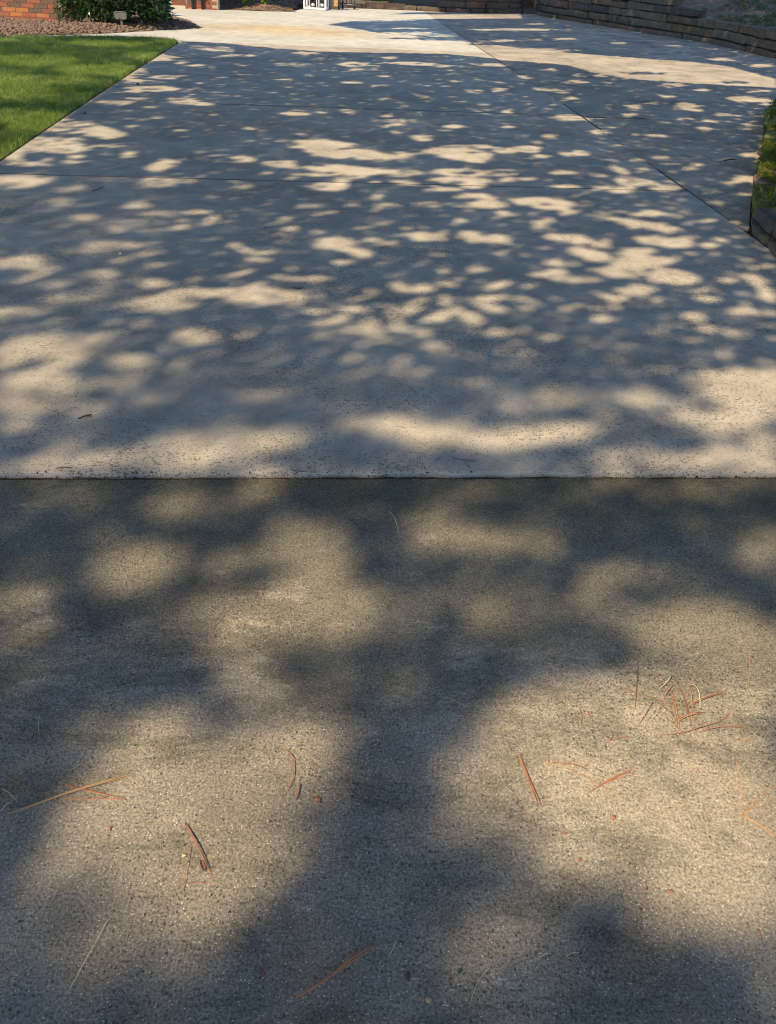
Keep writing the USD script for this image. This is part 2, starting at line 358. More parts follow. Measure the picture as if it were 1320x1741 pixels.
def sheet(poly, lift, step=0.5, thick=0.0, round_edge=0.0):
    """a slab or sheet with outline poly laid on the ground profile, lift above it; thick adds sides"""
    polys = [poly] if poly.geom_type == "Polygon" else list(poly.geoms)
    vs, fs, n = [], [], 0
    for P in polys:
        inner = P.buffer(-round_edge, join_style=2) if round_edge else P
        for Q in ([inner] if inner.geom_type == "Polygon" else list(inner.geoms)):
            x0, y0, x1, y1 = Q.bounds
            for k in range(int(math.floor(y0 / step)), int(math.ceil(y1 / step))):
                c = Q.intersection(sbox(x0 - 1, k * step, x1 + 1, (k + 1) * step))
                for g in ([c] if c.geom_type == "Polygon" else [g for g in getattr(c, "geoms", []) if g.geom_type == "Polygon"]):
                    if g.area < 1e-7:
                        continue
                    v, f = trimesh.creation.triangulate_polygon(g, engine="earcut")
                    v = np.column_stack([v, prof(v[:, 1]) + lift])
                    nz = np.cross(v[f[:, 1]] - v[f[:, 0]], v[f[:, 2]] - v[f[:, 0]])[:, 2]
                    f = np.where((nz < 0)[:, None], f[:, ::-1], f)
                    vs.append(v); fs.append(f + n); n += len(v)
            if thick:
                r = np.array(Q.exterior.segmentize(step).coords)[:-1]
                if Q.exterior.is_ccw is False:
                    r = r[::-1]
                e = r.copy()
                if round_edge:
                    t = np.roll(r, -1, 0) - np.roll(r, 1, 0); t /= np.maximum(np.linalg.norm(t, axis=1, keepdims=True), 1e-9)
                    e = r + round_edge * np.column_stack([t[:, 1], -t[:, 0]])
                rings = [np.column_stack([r, prof(r[:, 1]) + lift]), np.column_stack([e, prof(r[:, 1]) + lift - 0.7 * round_edge]),
                         np.column_stack([e, prof(r[:, 1]) + lift - thick])]
                m = len(r)
                vs += rings
                i = np.arange(m); j = (i + 1) % m
                for a in range(2):
                    A, B = n + a * m, n + (a + 1) * m
                    fs.append(np.stack([A + i, B + i, B + j], 1)); fs.append(np.stack([A + i, B + j, A + j], 1))
                n += 3 * m
    return np.vstack(vs), np.vstack(fs)

# the wide ground sheet, below everything
gy = np.concatenate([np.arange(-60, 60, 2.0), np.arange(60, 900, 60.0)]); gx = np.concatenate([-np.arange(60, 900, 60.0)[::-1], np.arange(-58, 60, 2.0), np.arange(60, 900, 60.0)])
GX, GY = np.meshgrid(gx, gy)
v = np.column_stack([GX.ravel(), GY.ravel(), (prof(GY.ravel()) - 0.16)])
nx = len(gx); q = np.array([(j * nx + i, j * nx + i + 1, (j + 1) * nx + i + 1, (j + 1) * nx + i) for j in range(len(gy) - 1) for i in range(nx - 1)])
obj("ground", (v, q), M_soil, kind="structure")

# right-hand wall line: back corner, round the curve, and the low mossy edging near the camera
curve_pts = gp((908.5, 23.6), (930, 29), (968, 35), (1009, 41.5), (1101, 56.5), (1205, 73.5), (1253, 83.5), (1302, 96.5)) + [(7.75, 16.3), (7.95, 14.8), (7.6, 13.3)]
recess_pts = [(7.6, 13.3), (6.9, 12.35), (6.0, 11.75), (5.2, 11.35), (4.72, 10.95)]
edge_pts = [(4.72, 10.95)] + gp((1311, 190), (1298, 240), (1284, 300), (1277, 350), (1275, 388))
near_pts = gp((1275, 392), (1296, 413), (1320, 441)) + [(2.62, 3.6), (2.75, 2.4), (2.85, 1.2), (2.9, -2.0)]
back_pts = gp((640, 15.5), (700, 17.8), (760, 20.6), (830, 22.3), (886, 23.0), (908.5, 23.6))
left_back = gp((300, 13.2), (338, 13.5), (352, 14.3), (390, 16.6), (454, 19), (497, 20.0), (512, 15), (560, 13.4), (600, 13.6))
bed_edge = gp((341, 47.6), (333, 41.5), (322, 36.5), (300, 30.5), (288, 27.5), (270, 25))
path_upper = gp((300, 49.8), (250, 53), (170, 57.5), (75, 60.5), (0, 62.3))
lawn_top = gp((0, 64.3), (100, 62.8), (200, 62.8), (260, 64.5), (300, 66.8), (313, 69.2))
ln0 = un(-2.52, 2.235)
lawn_edge = [un(-2.545, 15.33), un(-2.53, 9), un(-2.53, 5), un(-2.53, 2.3), un(-2.55, -1.5)]

pave_right = Polygon([un(2.776, 5.35)] + [p for p in near_pts[:1]] + edge_pts[::-1] + recess_pts[::-1][1:] + curve_pts[::-1][1:] +
                     [un(2.776, 29.2)])
drive = thing("driveway", "pale concrete driveway of jointed slabs running back to the house", None, kind="structure")
J = [2.235, 6.17, 9.38, 12.55, 15.75]
def slab(poly, m, lift=0.0):
    return obj("slab", sheet(poly, lift, 0.5, 0.14, 0.006), m, drive)
def wob(a, b, k, amp, seed, step=0.03):
    """points from a to b with a slightly broken edge"""
    a, b = np.array(a), np.array(b); nn = max(2, int(np.linalg.norm(b - a) / step)); t = np.linspace(0, 1, nn)
    d = (b - a) / np.linalg.norm(b - a); w = (meshkit.fbm(np.column_stack([t * np.linalg.norm(b - a) * k, 0 * t, 0 * t]), 3, seed) - 0.5) * 2 * amp
    w[0] = w[-1] = 0
    return [tuple(a + (b - a) * s + np.array([-d[1], d[0]]) * ww) for s, ww in zip(t, w)]
JG = [0.008, 0.011, 0.006, 0.006, 0.006]
for k in range(4):
    a, b = J[k], J[k + 1]
    lo = wob(un(-2.52, a + JG[k]), un(2.766, a + JG[k]), 14, 0.010 if k == 0 else 0.002, 3 + k)
    slab(Polygon(lo + [un(2.766, b - JG[k + 1]), un(-2.52, b - JG[k + 1])]), M_drive, 0.012 if k == 0 else 0.006)
far_poly = Polygon([un(-2.54, 15.76)] + [un(2.771, 15.76), un(2.771, 29.15)] + back_pts[::-1][1:] + left_back[::-1] + bed_edge[::-1] + path_upper + lawn_top)
far_poly = far_poly.buffer(0)
if far_poly.geom_type != "Polygon":
    far_poly = max(far_poly.geoms, key=lambda p: p.area)
cut = LineString([un(-9, 21.4), un(9, 21.4)]).buffer(0.004)
for P in sorted(far_poly.difference(cut).geoms, key=lambda p: p.bounds[1]):
    if P.area > 0.05:
        slab(P, M_far, 0.004)
pr = pave_right.buffer(0)
if pr.geom_type != "Polygon":
    pr = max(pr.geoms, key=lambda p: p.area)
pr = pr.difference(LineString([un(2.7, 9.33), un(9, 9.33)]).buffer(0.004)).difference(LineString([un(2.6, 14.6), un(12, 14.6)]).buffer(0.003)).difference(LineString([un(2.6, 20.8), un(12, 20.8)]).buffer(0.003))
for P in sorted(pr.geoms, key=lambda p: p.bounds[1]):
    if P.area > 0.05:
        slab(P, M_drive2, 0.002)
obj("joint_bed", sheet(Polygon([un(-2.5, 2.19), un(2.9, 2.19), un(4.0, 10.5), un(3.5, 29), un(-2, 29), un(-2.5, 15)]), -0.012, 1.0), M_dark, drive)

def strip(a, b, w, seed):
    A_ = wob(a, b, 5, 0.002, seed); d_ = np.array(b) - np.array(a); d_ /= np.linalg.norm(d_); nrm = np.array([-d_[1], d_[0]])
    A_ = np.array(A_); ww = w * (0.7 + 0.6 * meshkit.fbm(np.column_stack([np.arange(len(A_)) * 0.13, 0 * A_[:, 0], 0 * A_[:, 0] + seed]), 3, seed))
    return Polygon(np.vstack([A_ - nrm * ww[:, None], (A_ + nrm * ww[:, None])[::-1]])).buffer(0)
for a_, b_, w_, l_ in ((un(-2.52, 6.17), un(2.76, 6.17), 0.018, 0.0045), (un(-1.2, 9.38), un(2.76, 9.38), 0.011, 0.0045), (un(2.78, 9.33), un(3.5, 9.36), 0.016, 0.003), (un(2.771, 5.4), un(2.771, 6.9), 0.008, 0.0055),
                       (un(2.771, 8.6), un(2.771, 10.2), 0.008, 0.0055), (un(2.771, 13.2), un(2.771, 22), 0.008, 0.0050), (un(-2.5, 12.55), un(2.76, 12.55), 0.005, 0.0045)):
    obj("joint_filler", sheet(strip(a_, b_, w_, int(a_[1] * 10) % 50), l_ + 0.0025, 0.5), M_dark, drive)
rg = np.random.default_rng(33)
apron = thing("apron", "darker weathered concrete apron in front of the driveway", None, kind="structure")
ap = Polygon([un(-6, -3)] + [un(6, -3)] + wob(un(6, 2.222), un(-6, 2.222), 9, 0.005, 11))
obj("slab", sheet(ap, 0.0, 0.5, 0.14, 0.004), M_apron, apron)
# crumbs and grit caught in the joint between apron and driveway
gu, gn = rg.uniform(-2.5, 2.7, 1500), 2.226 + rg.normal(0, 0.010, 1500)
gxy_ = gu[:, None] * AV + gn[:, None] * NV
gs = rg.uniform(0.0007, 0.0026, 1500) * np.where(rg.uniform(size=1500) < 0.06, 1.8, 1)
ic0 = trimesh.creation.icosphere(subdivisions=0)
obj("joint_grit", scatter(np.column_stack([gxy_, prof(gxy_[:, 1]) + np.where(gn > 2.236, 0.012, np.where(gn > 2.224, -0.004, 0.0)) + gs * 0.3]), rand_rot(rg, 1500) * gs[:, None, None] * np.array([1.4, 1, 0.7])[None, None], ic0.vertices, ic0.faces),
    M_dark, label="dark grit caught along the joint between apron and driveway", cat="grit", kind="stuff")

# ------------------------------------------------------------------ lawn
lawn_poly = Polygon([un(-2.575, 15.30)] + [un(-2.56, n) for n in (9, 5, 2.3)] + [un(-2.6, -2), (-14, -2), (-15, 17), (-9.5, 15.9)] + lawn_top[:-1]).buffer(0)
obj("lawn", sheet(lawn_poly, -0.005, 0.5, 0.1), M_turf, kind="structure")
def blade_tuft(rng, nb, h, w, spread, lean):
    ms = []
    for _ in range(nb):
        a = rng.uniform(0, 2 * np.pi); d = np.array([math.cos(a), math.sin(a), 0]); p = rng.normal(0, spread, 3) * [1, 1, 0]
        s = np.array([-d[1], d[0], 0]) * w / 2; hh = h * rng.uniform(0.55, 1.15); le = lean * rng.uniform(0.3, 1.3)
        c = [p, p + d * le * 0.25 * hh + [0, 0, 0.55 * hh], p + d * le * hh + [0, 0, hh * rng.uniform(0.75, 0.95)]]
        ms.append((np.array([c[0] - s, c[0] + s, c[1] - 0.8 * s, c[1] + 0.8 * s, c[2]]), np.array([(0, 1, 3), (0, 3, 2), (2, 3, 4)])))
    return cat_mesh(ms)
def in_poly(poly, rng, n):
    x0, y0, x1, y1 = poly.bounds
    xy = rng.uniform([x0, y0], [x1, y1], (n, 2))
    return xy[shapely.contains_xy(poly, xy[:, 0], xy[:, 1])]
vis = lawn_poly.intersection(Polygon([(-1.8, 3.2), (-10.2, 16.6), (-3, 16.6), (-2.0, 3.2)]).buffer(0.6))
xy = in_poly(vis, rng, 130000)
keep = rng.uniform(size=len(xy)) < np.clip(1.25 - 0.055 * xy[:, 1], 0.45, 1)
xy = xy[keep]
dens = meshkit.fbm(np.column_stack([xy * 1.6, 0 * xy[:, 0]]), 3, 4)
edge_d = shapely.distance(shapely.boundary(lawn_poly), shapely.points(xy))
sc = np.clip(0.75 + 0.5 * (dens - 0.5) * 2 + rng.normal(0, 0.12, len(xy)), 0.4, 1.35) * np.clip(1.2 - edge_d * 3, 1, 1.2)
protos = [(blade_tuft(rng, 8, 0.08, 0.0058, 0.022, 1.0), M_grass, False) for _ in range(3)] + [(blade_tuft(rng, 8, 0.075, 0.0058, 0.022, 1.2), M_grass2, False)]
pid = np.where(rng.uniform(size=len(xy)) < np.clip((dens - 0.38) * 2.2, 0.05, 0.75), 3, rng.integers(0, 3, len(xy)))
pos = np.column_stack([xy, prof(xy[:, 1]) - 0.008])
p = instancer("/World/lawn_grass", protos, pos, quats(rng, len(xy), 0.22), np.repeat(sc[:, None], 3, 1), pid)
tag(p, "short mown green grass of the lawn beside the driveway", "grass", kind="stuff")

# ------------------------------------------------------------------ stone walls
class Path:
    def __init__(self, pts, smooth=True):
        pts = np.array(pts, float)
        if smooth and len(pts) > 3:
            from scipy.interpolate import PchipInterpolator
            t = np.concatenate([[0], np.cumsum(np.linalg.norm(np.diff(pts, axis=0), axis=1))])
            tt = np.linspace(0, t[-1], 200)
            pts = np.column_stack([PchipInterpolator(t, pts[:, k])(tt) for k in range(2)])
        self.p = pts
        self.s = np.concatenate([[0], np.cumsum(np.linalg.norm(np.diff(pts, axis=0), axis=1))])
        self.L = self.s[-1]
    def __call__(self, s, d=0.0):
        s = np.asarray(s, float)
        P = np.column_stack([np.interp(s, self.s, self.p[:, k]) for k in range(2)])
        a = np.column_stack([np.interp(np.minimum(s + 0.15, self.L), self.s, self.p[:, k]) for k in range(2)])
        b = np.column_stack([np.interp(np.maximum(s - 0.15, 0), self.s, self.p[:, k]) for k in range(2)])
        t = a - b; t /= np.maximum(np.linalg.norm(t, axis=1, keepdims=True), 1e-9)
        return P + np.broadcast_to(d, len(P))[:, None] * np.column_stack([-t[:, 1], t[:, 0]])
def stone(path, s0, s1, d0, d1, z0, z1, seed, rough=0.034, fine_=False):
    L, H = s1 - s0, z1 - z0
    b = trimesh.creation.box((1, 1, 1)).subdivide()
    b = b.subdivide()
    if s1 - s0 < 1.1 and path is not None and z1 < 0.2 and d1 - d0 < 0.4 and fine_:
        b = b.subdivide()
    v = b.vertices.copy()
    c = np.abs(v) > 0.499
    edge = c.sum(1)
    sz = np.array([L, d1 - d0, H]); r = min(0.016, 0.15 * H)
    v = v * (sz - (edge >= 2).astype(float)[:, None] * 2 * r * 0.55)
    w = v + np.array([s0 * 3.1, seed * 0.37, z0 * 5])
    n = np.stack([meshkit.fbm(w * 5 + 11 * k, 4, seed + k) for k in range(3)], 1) - 0.5
    v = v + n * rough * 2.2 * np.array([0.8, 1.0, 0.7])
    s = v[:, 0] + (s0 + s1) / 2; d = v[:, 1] + (d0 + d1) / 2
    xy = path(np.clip(s, 0, path.L), d) + np.clip(s - np.clip(s, 0, path.L), -1, 1)[:, None] * 0
    base = prof(path(np.array([(s0 + s1) / 2]))[:, 1])[0]
    return np.column_stack([xy, v[:, 2] + (z0 + z1) / 2 + base]), b.faces
def wall(name, label, path, courses, top_at, depth, lens, seed, skip=lambda s, k: False, batter=0.012, cols=(0.42, 0.3, 0.12, 0.16), moss_top=False):
    r = np.random.default_rng(seed)
    c = path(np.array([path.L / 2]))[0]
    t = thing(name, label, "stone wall")
    z = -0.03
    for k, h in enumerate(courses):
        s = -r.uniform(0, 0.3)
        while s < path.L:
            L = r.uniform(*lens); e = min(s + L, path.L)
            a = max(s, 0)
            mid = (a + e) / 2
            if e - a > 0.08 and z + h * 0.5 < top_at(mid) and not skip(mid, k):
                jit = r.uniform(-0.012, 0.014); hh = h - r.uniform(0.006, 0.022)
                m = stone(path, a + r.uniform(0.003, 0.012), e - r.uniform(0.003, 0.012), batter * k + jit, batter * k + depth + jit, z, z + hh, seed * 100 + k * 30 + int(s * 7), fine_=name in ("rough_stone_edging", "mossy_stone_edging"))
                top = moss_top and z + h * 1.5 >= top_at(mid)
                obj("stone", m, M_moss if top and r.uniform() < 0.75 else ST[r.choice(4, p=cols)], t, smooth=40)
            s += L
        z += h
    return t
P_curve, P_rec, P_edge, P_near, P_back = Path(curve_pts), Path(recess_pts), Path(edge_pts), Path(near_pts), Path(back_pts)
def top_curve(s):
    return np.interp(s / P_curve.L, [0, 0.3, 0.47, 0.5, 1.0], [1.0, 0.85, 0.62, 0.47, 0.47])
wall("stone_retaining_wall", "curved dark stone retaining wall along the right side of the driveway", P_curve, [0.15, 0.17, 0.165, 0.165, 0.17, 0.17], top_curve, 0.3, (0.6, 1.8), 5, cols=(0.42, 0.38, 0.08, 0.12))
wall("stone_return_wall", "low stone wall turning from the curved wall towards the mossy edging", P_rec, [0.15, 0.14], lambda s: np.interp(s, [0, P_rec.L], [0.4, 0.2]), 0.28, (0.4, 0.8), 6)
wall("mossy_stone_edging", "low moss covered stone edging at the right edge of the driveway", P_edge, [0.075, 0.08], lambda s: 0.13, 0.34, (0.5, 1.0), 7, moss_top=True, cols=(0.3, 0.4, 0.0, 0.3))
wall("rough_stone_edging", "rough dark stones edging the driveway just nearer than the mossy edging", P_near, [0.10, 0.10], lambda s: 0.18, 0.26, (0.22, 0.5), 8, cols=(0.3, 0.2, 0.0, 0.5))
sk = lambda s, k: s > P_back.L - 0.62 and k == 0
wall("stone_back_wall", "dark stone wall across the back of the driveway behind two posts", P_back, [0.16, 0.17, 0.17, 0.17, 0.17], lambda s: np.interp(s, [0, 1.6, 1.8, 9], [0.12, 0.12, 0.8, 0.8]), 0.3, (0.4, 0.95), 9, skip=sk, cols=(0.25, 0.3, 0.4, 0.05))
# loose flat stone and block on the curved wall
for px, py, a, b, c, lab in ((1207, 15.5, 0.62, 0.28, 0.05, "thin flat loose stone lying on top of the curved wall"),
                             (1148, 9, 0.34, 0.26, 0.16, "single pale block sitting on the curved wall beside the flat loose stone")):
    q = at(px, py + 2, 0.46); b_ = trimesh.creation.box((a, b, c)).subdivide().subdivide()
    vv = b_.vertices + (np.stack([meshkit.fbm(b_.vertices * 9 + k * 7, 3, k) for k in range(3)], 1) - 0.5) * 0.04
    th = math.atan2(-0.8, 0.55)
    R = np.array([[math.cos(th), -math.sin(th), 0], [math.sin(th), math.cos(th), 0], [0, 0, 1]])
    obj("loose_stone", (vv @ R.T + q + [0.05, 0.05, 0.02 + c / 2], b_.faces), ST[0], smooth=40, label=lab, cat="stone")

# earth behind the right-hand walls and behind the back wall
pave_all = shapely.union_all([far_poly, pave_right.buffer(0), Polygon([un(-2.52, -3), un(2.776, -3), un(2.776, 29), un(-2.52, 29)]), Polygon(near_pts + [(-3, -2), (-2, 5)]).buffer(0)]).buffer(0.02)
def bank_z(x, y):
    pts = shapely.points(x, y)
    d = shapely.distance(pave_all, pts)
    top = np.interp(y, [-3, 4.5, 6, 11, 11.8, 13.5, 15, 22, 28.5, 32], [0.10, 0.13, 0.10, 0.11, 0.2, 0.36, 0.43, 0.46, 0.92, 0.92])
    top = np.where((x < 0.9) & (y > 22), np.interp(x, [-1.4, -0.6, 0.2, 0.9], [0.14, 0.16, 0.3, 0.75]), top)
    slope = np.where(y < 11.5, 0.03 + 0.10 * np.clip(d - 0.4, 0, 1), 0.16)
    return prof(y) + top + slope * np.clip(d - 0.25, 0, 14) + 0.05 * (meshkit.fbm(np.column_stack([x * 1.5, y * 1.5, 0 * x]), 3, 2) - 0.5) * np.clip(d, 0, 1) - 0.02, d
bxs, bys = np.arange(-3.0, 26, 0.12), np.arange(-2, 42, 0.12)
BX, BY = np.meshgrid(bxs, bys)
bz, bd = bank_z(BX.ravel(), BY.ravel())
ok = (bd > 0.10) & ((BX.ravel() > 1.8) | (BY.ravel() > 24)) & ~((BX.ravel() < -1.6))
nx = len(bxs); idx = np.arange(len(bxs) * len(bys)).reshape(len(bys), nx)
qq = np.stack([idx[:-1, :-1], idx[:-1, 1:], idx[1:, 1:], idx[1:, :-1]], -1).reshape(-1, 4)
qq = qq[ok[qq].all(1)]
uq, inv = np.unique(qq, return_inverse=True)
obj("bank", (np.column_stack([BX.ravel(), BY.ravel(), bz])[uq], inv.reshape(-1, 4)), M_litter, smooth=True, kind="structure")
def plant_on_bank(name, poly, n, protos, smin, smax, label, category, seed):
    r = np.random.default_rng(seed)
    xy = in_poly(poly, r, n)
    z, d = bank_z(xy[:, 0], xy[:, 1])
    k = (d > 0.16) & (meshkit.fbm(np.column_stack([xy * 0.9, 0 * z]), 3, seed) > 0.42)
    xy, z = xy[k], z[k]
    p = instancer("/World/" + name, protos, np.column_stack([xy, z - 0.005]), quats(r, len(xy), 0.3), np.repeat(r.uniform(smin, smax, (len(xy), 1)), 3, 1), r.integers(0, len(protos), len(xy)))
    tag(p, label, category, kind="stuff")
gtuft = [(blade_tuft(rng, 8, 0.07, 0.006, 0.03, 0.9), M_bank, False) for _ in range(3)]
plant_on_bank("bank_grass", Polygon([(6.2, 14.5), (14, 14.5), (14, 34), (4.5, 34), (5.2, 27)]), 26000, gtuft, 0.6, 1.3, "patchy grass on the earth bank above the curved stone wall", "grass", 31)
plant_on_bank("back_grass", Polygon([(-1.6, 26.6), (1.2, 26.9), (1.4, 36), (-1.6, 36)]), 22000, [(blade_tuft(rng, 8, 0.08, 0.006, 0.03, 0.7), M_grass, False) for _ in range(2)], 0.8, 1.4, "bright green grass behind the dark timber edging at the back", "grass", 32)
mt = [(blade_tuft(rng, 10, 0.02, 0.006, 0.014, 0.9), M_mosst, False) for _ in range(2)]
def moss_on(poly, n, lift, seed):
    r = np.random.default_rng(seed); xy = in_poly(poly, r, n)
    f = meshkit.fbm(np.column_stack([xy * 3.0, 0 * xy[:, 0]]), 3, seed); xy = xy[f > 0.40]
    return np.column_stack([xy, prof(xy[:, 1]) + lift])
ed = np.array(edge_pts); mo_poly = Polygon(np.vstack([P_edge(np.linspace(0, P_edge.L, 30), np.full(30, 0.01)), P_edge(np.linspace(0, P_edge.L, 30), np.full(30, 0.95))[::-1]])).buffer(0)
mp = moss_on(mo_poly, 26000, 0.115, 5); mr = np.random.default_rng(6)
p = instancer("/World/moss_cover", mt, mp, quats(mr, len(mp), 0.4), np.repeat(mr.uniform(0.6, 1.5, (len(mp), 1)), 3, 1), mr.integers(0, 2, len(mp)))
tag(p, "yellow green moss spread over the low stone edging", "moss", kind="stuff")

# dark timber edging at the back, tan cheek board beside it
for (a, b, h, lab, m) in (((622, 14.7), (690, 17.4), 0.17, "dark timber edging left of the back stone wall, the right of two lengths", M_timber), ((590, 13.6), (622, 14.5), 0.13, "short brown timber edging by the small wheel, left of the darker length", M_timber)):
    A, B = at(*a), at(*b); d = B - A; L = np.linalg.norm(d); th = math.atan2(d[1], d[0])
    m_ = bx(0, L, 0, 0.12, -0.03, h).subdivide().subdivide()
    vv = m_.vertices + (np.stack([meshkit.fbm(m_.vertices * 6 + k * 5, 3, k) for k in range(3)], 1) - 0.5) * 0.02
    t = thing("timber_edging", lab, "edging", A, th, group=None)
    n_ = max(2, int(L / 0.6)); 
    for i in range(n_):
        w = (vv[:, 0] >= -9)
        mm = bx(i * L / n_ + 0.004, (i + 1) * L / n_ - 0.004, 0, 0.12, -0.03, h - 0.012 * (i % 2)).subdivide().subdivide()
        v2 = mm.vertices + (np.stack([meshkit.fbm(mm.vertices * 6 + k * 5, 3, k) for k in range(3)], 1) - 0.5) * 0.02
        obj("timber", (v2, mm.faces), m, t, smooth=40)
# two dark posts in front of the back wall
for px, py, lab in ((826, 22.2, "dark blue post against the back stone wall, left of two"), (887, 23.2, "dark blue post by the dark gap at the corner of the back wall")):
    q = at(px, py); t = thing("wall_post", lab, "post", q + [0, -0.05, 0])
    obj("shaft", tube([(0, 0, 0), (0, 0, 1.15)], 0.035, 12), M_navy, t, smooth=40)
    obj("foot", bx(-0.06, 0.06, -0.04, 0.04, 0, 0.012), M_navy, t)
    obj("cap", tube([(0, 0, 1.151), (0, 0, 1.18)], 0.042, 12), M_navy, t, smooth=40)

# ------------------------------------------------------------------ brick house
HW = 17.45
bl, bh, mj = 0.254, 0.0762, 0.010
zb = float(prof(HW)) - 0.05
ex = -6.42
RW = 23.55
zr = float(prof(RW)) - 0.03
low = thing("brick_wall", "red and brown brick garden wall with pale mortar behind the stone bed", "brick wall")
house = thing("brick_house", "brick house with brown door at the back left, beyond the glossy shrub", "house")
obj("mortar", bx(-14, ex - 0.012, HW + 0.012, HW + 0.20, zb - 0.1, zb + 13 * bh), M_mortar, low)
obj("wall", bx(-13, -4.97, RW + 0.012, RW + 0.25, zr - 0.1, zr + 2.6), M_mortar, house)
rb = np.random.default_rng(12)
rest, rest2 = [], []
for row in range(34):
    z0, z2 = zb + row * bh, zr + row * bh
    off = (row % 2) * bl / 2 + 0.017
    x = ex - off
    while x > -13.9 and row < 13:
        m = bx(x - bl + mj, x, HW - rb.uniform(-0.002, 0.003), HW + (0.212 if x > ex - 0.3 else 0.06), z0, z0 + bh - mj)
        if x > -9.6:
            obj("brick", m, BR[rb.choice(4, p=(0.33, 0.24, 0.26, 0.17))], low)
        else:
            rest.append(m)
        x -= bl
    if off > 0.1 and row < 13:
        obj("brick", bx(ex - off + mj, ex, HW, HW + 0.212, z0, z0 + bh - mj), BR[row % 4], low)
    x = -4.99 - off
    while x > -12.9:
        a, b = x - bl + mj, x
        if b > -5.78:
            a = max(a, -5.78)
        elif a < -5.80 and b > -6.42 and row < 29:
            x -= bl
            continue
        if b - a > 0.03:
            m = bx(a, b, RW - rb.uniform(-0.002, 0.003), RW + 0.06, z2, z2 + bh - mj)
            if row < 7 and a > -5.9:
                obj("brick", m, BR[rb.choice(4, p=(0.45, 0.25, 0.12, 0.18))], house)
            else:
                rest2.append(m)
        x -= bl
zc = zb + 13 * bh
for k in range(90):
    obj("cap_brick", bx(ex - 0.076 * (k + 1) + 0.009, ex - 0.076 * k, HW - 0.012, HW + 0.215, zc + 0.002, zc + 0.1), BR[rb.choice(4, p=(0.33, 0.24, 0.26, 0.17))], low)
tag(obj("brick_courses", cat_mesh(rest), M_brickmix, low), kind="stuff")
tag(obj("brick_courses", cat_mesh(rest2), M_brickmix, house), kind="stuff")
dr = obj("door", bx(-6.34, -5.80, RW - 0.004, RW + 0.05, zr + 0.1, zr + 2.1), M_door, house)
for xa in (-6.30, -6.03):
    obj("panel", bx(xa, xa + 0.20, RW - 0.012, RW - 0.0045, zr + 0.25, zr + 1.9), M_door, dr)
obj("handle", tube([(-5.86, RW - 0.05, zr + 1.05), (-5.86, RW - 0.05, zr + 1.18)], 0.012, 8), M_grey, dr)
obj("door_jamb", bx(-6.415, -6.345, RW - 0.03, RW + 0.05, zr + 0.1, zr + 2.15), M_trim, house)
obj("threshold", bx(-6.34, -5.79, RW - 0.06, RW - 0.013, zr + 0.02, zr + 0.098), M_trim, house)
for x in (-5.60, -5.36):
    obj("downpipe", tube([(x, RW - 0.06, zr), (x, RW - 0.06, zr + 2.6)], 0.03, 8), M_black, house, smooth=40)
rf = trimesh.Trimesh([(-13.4, 23.1, zr + 2.62), (-4.6, 23.1, zr + 2.62), (-4.6, 32, zr + 2.62), (-13.4, 32, zr + 2.62), (-13.4, 27.5, zr + 4.6), (-4.6, 27.5, zr + 4.6)],
                     [(0, 1, 5), (0, 5, 4), (2, 3, 4), (2, 4, 5), (1, 2, 5), (3, 0, 4), (0, 2, 1), (0, 3, 2)], process=False)
obj("roof", rf, M_roof, house)

# ------------------------------------------------------------------ planting bed with stones
bed_poly = Polygon([(-15, HW - 0.003), (ex + 0.02, HW - 0.003), (ex + 0.02, 21.5)] + bed_edge[::-1] + path_upper + [(-9.5, 15.35), (-15, 15.35)]).buffer(0)
if bed_poly.geom_type != "Polygon":
    bed_poly = max(bed_poly.geoms, key=lambda p: p.area)
def mound(xy, h=0.085):
    d = shapely.distance(shapely.boundary(bed_poly), shapely.points(xy))
    back = np.clip((xy[:, 1] - 14.5) / 2.5, 0, 1)
    return prof(xy[:, 1]) - 0.01 + h * np.clip(d / 0.45, 0, 1) ** 0.6 + 0.02 * (meshkit.fbm(np.column_stack([xy * 2, 0 * xy[:, 0]]), 3, 9) - 0.5)
gx, gy = np.meshgrid(np.arange(-15, -3.9, 0.09), np.arange(14.4, 21.6, 0.09))
xy = np.column_stack([gx.ravel(), gy.ravel()])
inb = shapely.contains_xy(bed_poly.buffer(0.04), xy[:, 0], xy[:, 1])
idx = np.arange(len(xy)).reshape(gx.shape)
qq = np.stack([idx[:-1, :-1], idx[:-1, 1:], idx[1:, 1:], idx[1:, :-1]], -1).reshape(-1, 4); qq = qq[inb[qq].all(1)]
uq, inv = np.unique(qq, return_inverse=True)
obj("planting_bed", (np.column_stack([xy[uq], mound(xy[uq])]), inv.reshape(-1, 4)), M_litter, smooth=True, kind="structure")
rp = np.random.default_rng(15)
pxy = in_poly(bed_poly.intersection(sbox(-10.5, 14, -3.9, 20.5)), rp, 19000)
n = len(pxy)
ico = trimesh.creation.icosphere(subdivisions=1)
tv = ico.vertices * (1 + 0.45 * (meshkit.fbm(ico.vertices * 1.7, 2, 3) - 0.5))[:, None]
S = rp.uniform(0.012, 0.036, n)[:, None] * np.column_stack([rp.uniform(0.8, 1.4, n), rp.uniform(0.7, 1.1, n), rp.uniform(0.4, 0.75, n)])
R = rand_rot(rp, n, 0.35) * S[:, None, :]
obj("bed_stones", scatter(np.column_stack([pxy, mound(pxy) + S[:, 2] * 0.45]), R, tv, ico.faces), M_pebble, smooth=True,
    label="pinkish brown river stones covering the bed along the brick garden wall", cat="stones", kind="stuff")

